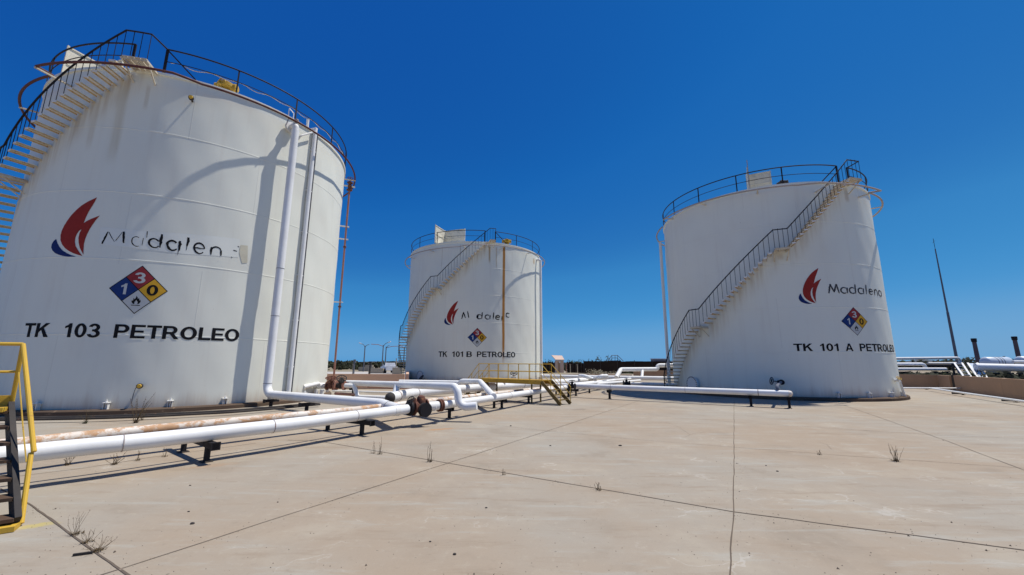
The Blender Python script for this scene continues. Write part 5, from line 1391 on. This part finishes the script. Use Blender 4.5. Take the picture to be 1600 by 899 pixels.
# shrubs one can tell apart near the far fence
def shrub(lb_, u, v, Y, rx, rz, mat, n=160, leaf=.09, group=None):
    p = AT(u, v, Y); p.z = 0; r_ = random.Random(int(u*7)); root = thing('shrub', lb_, 'shrub', (p.x, p.y, 0), 0, group)
    mb = MB()
    for k_ in range(9):
        a_ = r_.uniform(0, 2*PI); mb.tube([(0, 0, 0), (rx*.4*math.cos(a_), rx*.4*math.sin(a_), rz*.5), (rx*.8*math.cos(a_), rx*.8*math.sin(a_), rz*r_.uniform(.6, .95))], [.03, .018, .008], 4)
    mb.build('stems', M['weed'], root)
    mb = MB(); bush_geo(mb, (0, 0, 0), rx, rz, n, r_, leaf); mb.build('foliage', mat, root, smooth=False)
SG_ = 'dry shrubs on the gravel bank by the far fence'
for u, Y, rx, rz, m, lb_ in ((925, 54, .9, 1.1, 'dry', 'pale dry shrub at the left end of the long dark fence'), (934, 52.5, .8, .8, 'dry', 'pale dry shrub second from the left before the long dark fence'), (944, 53, .7, .55, 'dry', 'low straw-coloured shrub below the far crossover frame'), (958, 54, .8, .6, 'dry', 'straw-coloured shrub right of the far crossover'), (985, 54, .9, .55, 'scrub_green', 'low greenish shrub just left of the raised pipe loop'), (1012, 52, .8, .6, 'dry', 'dry shrub framed under the raised pipe loop'), (1040, 52, .8, .6, 'dry', 'dry shrub just left of the right tank stair')):
    shrub(lb_, u, 585, Y, rx, rz, M[m], group=SG_)
for u, Y, rx, rz, m, lb_ in ((1440, 44, 1.1, .75, 'scrub', 'dark low shrub behind the right wall near the right tank'), (1480, 43, 1.2, .7, 'scrub', 'dark low shrub behind the right wall left of the leaning frame'), (1503, 42, .8, .8, 'dry', 'dry shrub at the foot of the leaning frame'), (1545, 45, 1.0, .8, 'scrub_green', 'greenish shrub under the fat pipe at the right')):
    shrub(lb_, u, 585, Y, rx, rz, M[m], 120, .1, 'low shrubs behind the right wall')
for u, Y, rx, rz, lb_ in ((930, 70, 1.6, 2.5, 'twiggy bush top showing over the left end of the long dark fence'), (943, 72, 1.3, 2.7, 'dark bush top showing just left of the far crossover frame'), (918, 74, 1.8, 2.2, 'low bush top showing over the corner of the long dark fence'), (853, 75, 1.3, 2.2, 'bush top showing over the short dark fence by the middle tank')):
    shrub(lb_, u, 570, Y, rx, rz, M['scrub'], 170, .13, 'bush tops behind the dark fences')

# weeds growing in the joints
def weed(lb_, u, v, h, n, spread, seed, green=0.0, buds=True, r0=.003):
    p = G(u, v); r_ = random.Random(seed); mb = LMB(p); lf = LMB(p)
    for i in range(n):
        a_ = r_.uniform(0, 2*PI); ln = h*r_.uniform(.5, 1.1); sp = spread*r_.uniform(.2, 1); b = p+Vector((r_.uniform(-.03, .03), r_.uniform(-.03, .03), 0))
        e = b+Vector((math.cos(a_)*sp, math.sin(a_)*sp, ln)); m_ = b.lerp(e, .5)+Vector((r_.uniform(-.02, .02), r_.uniform(-.02, .02), ln*.06))
        mb.tube([b, m_, e], [r0, r0*.8, r0*.5], 4)
        for k_ in range(4 if buds else 1):
            q = m_.lerp(e, r_.random()); s = r0*r_.uniform(.9, 2.0)
            u_ = Vector((r_.uniform(-1, 1), r_.uniform(-1, 1), r_.uniform(.2, 1))).normalized(); w2 = u_.orthogonal().normalized(); l_ = s*2.6
            lf.add([q, q+u_*l_*.5+w2*s, q+u_*l_, q+u_*l_*.5-w2*s], [(0, 1, 2, 3)])
    for i in range(n*3):
        a_ = r_.uniform(0, 2*PI); L = h*r_.uniform(.12, .35); q = p+Vector((r_.uniform(-.04, .04), r_.uniform(-.04, .04), .005)); d_ = Vector((math.cos(a_), math.sin(a_), r_.uniform(.2, 1.2))).normalized(); w2 = Vector((-math.sin(a_), math.cos(a_), 0))*.006
        lf.add([q-w2, q+d_*L, q+w2], [(0, 1, 2)])
    root = thing('weed', lb_, 'weed', (p.x, p.y, 0), 0, 'weeds in the pavement joints')
    mb.build('stems', M['weed'], root); lf.build('leaves', M['weedgreen'] if green > .5 else M['weed'], root, smooth=False)
weed('dry weed with long bare stems in the wide joint at the lower left', 119, 836, .21, 8, .10, 1, r0=.0018)
weed('tangled low dry weed below the tall one in the wide joint at the lower left', 152, 862, .10, 16, .15, 2, r0=.0016)
weed('small weed between the two at the lower left joint', 137, 848, .13, 8, .07, 21, r0=.0016)
weed('slender upright weed left of its twin in the joint beyond the front pipe', 583, 709, .24, 3, .03, 3)
weed('slender upright weed with two stems right of its twin beyond the front pipe', 594, 710, .28, 4, .06, 4)
weed('upright weed standing beside the crossing of two joints', 671, 722, .32, 5, .05, 5)
weed('tiny sprig in the long joint right of the joint crossing', 787, 742, .10, 3, .02, 6)
weed('tiny pale tuft in the long joint near the middle', 935, 766, .11, 6, .06, 7)
weed('tiny dark sprig right of the straight middle joint', 1281, 711, .10, 5, .06, 8)
weed('bushy dry weed alone on the pavement at the right', 1400, 721, .27, 12, .15, 9)
weed('green tuft at the foot of the left tank left of the cable', 133, 662, .42, 14, .28, 10, 1)
weed('tall twiggy weed at the foot of the left tank under the sensor cable', 212, 661, .75, 14, .36, 12, 0, True, .006)
weed('grassy tuft right of the cable at the foot of the left tank', 222, 657, .25, 8, .15, 13)
weed('dry tuft under the front pipe at the left edge', 105, 727, .16, 10, .12, 14)
weed('dry grass clump under the front pipe', 178, 726, .18, 14, .16, 15)
weed('thin sprig under the front pipe left of the nearest support', 215, 720, .22, 5, .06, 16)
weed('small sprig between front pipe and nearest support', 258, 714, .16, 4, .04, 17)
# scattered pebbles and debris on the slab
for i, (u, v, s, lb_) in enumerate(((300, 819, .02, 'largest dark pebble at lower left'), (295, 800, .012, 'small dark pebble just behind the largest one'), (710, 867, .015, 'dark pebble near the bottom middle'), (297, 759, .012, 'tiny pebble far behind the lower left pebbles'), (760, 794, .013, 'tiny pebble above the bottom middle one'), (672, 847, .010, 'tiny pebble left of the bottom middle one'), (1215, 737, .017, 'dark pebble right of the straight middle joint'), (1197, 728, .012, 'small pebble close behind another right of the middle joint'), (969, 697, .028, 'dark flake on the slab near the middle'), (798, 666, .022, 'dark flake left of the joint crossing in front of the crossover'), (860, 697, .018, 'small flake in front of the joint crossing'))):
    p = G(u, v); r_ = random.Random(i); mb = LMB(p); bm = bmesh.new(); bmesh.ops.create_icosphere(bm, subdivisions=2, radius=s)
    for vv in bm.verts: vv.co = Vector((vv.co.x*1.2, vv.co.y*.9, vv.co.z*.55))*(1+.35*noise.noise(vv.co*30+Vector((i, 0, 0))))+p+Vector((0, 0, s*.35))
    mb.add([v_.co.copy() for v_ in bm.verts], [[v_.index for v_ in f.verts] for f in bm.faces]); bm.free()
    one('pebble', mb, M['dark'], lb_, 'pebble', 'pebbles scattered on the pavement')
rg_ = random.Random(5); mb = MB()
lines = [((700, 724), (1146, 800)), ((1146, 800), (1600, 860)), ((1147, 710), (1140, 890)), ((200, 886), (700, 724)), ((50, 790), (190, 890)), ((700, 724), (855, 674)), ((500, 690), (700, 724))]
for i in range(900):
    if i % 3:
        a_, b_ = rg_.choice(lines); p = G(*a_).lerp(G(*b_), rg_.random()); p += Vector((rg_.gauss(0, .10), rg_.gauss(0, .10), 0))
    else: p = G(rg_.uniform(0, 1600), 899-230*rg_.random()**1.6)
    s_ = rg_.uniform(.002, .0065)*(2.2 if rg_.random() < .03 else 1); b = Vector((p.x, p.y, 0)); an = rg_.uniform(0, 6.28)
    q = [b+Vector((math.cos(an+k_*2.09), math.sin(an+k_*2.09), 0))*s_*rg_.uniform(.8, 1.4) for k_ in range(3)]
    mb.add(q+[b+Vector((0, 0, s_*1.1))], [(0, 1, 3), (1, 2, 3), (2, 0, 3)])
o = mb.build('gravel_grit', M['joint'], smooth=False); o['kind'] = 'stuff'
p = G(128, 868); mb = LMB(p); mb.bar(p+Vector((-.06, -.02, .012)), p+Vector((.06, .03, .012)), .018, .018); one('wood_chip', mb, M['dark'], 'dark splinter lying left of the wide joint at the lower left', 'splinter')

bpy.context.view_layer.update()
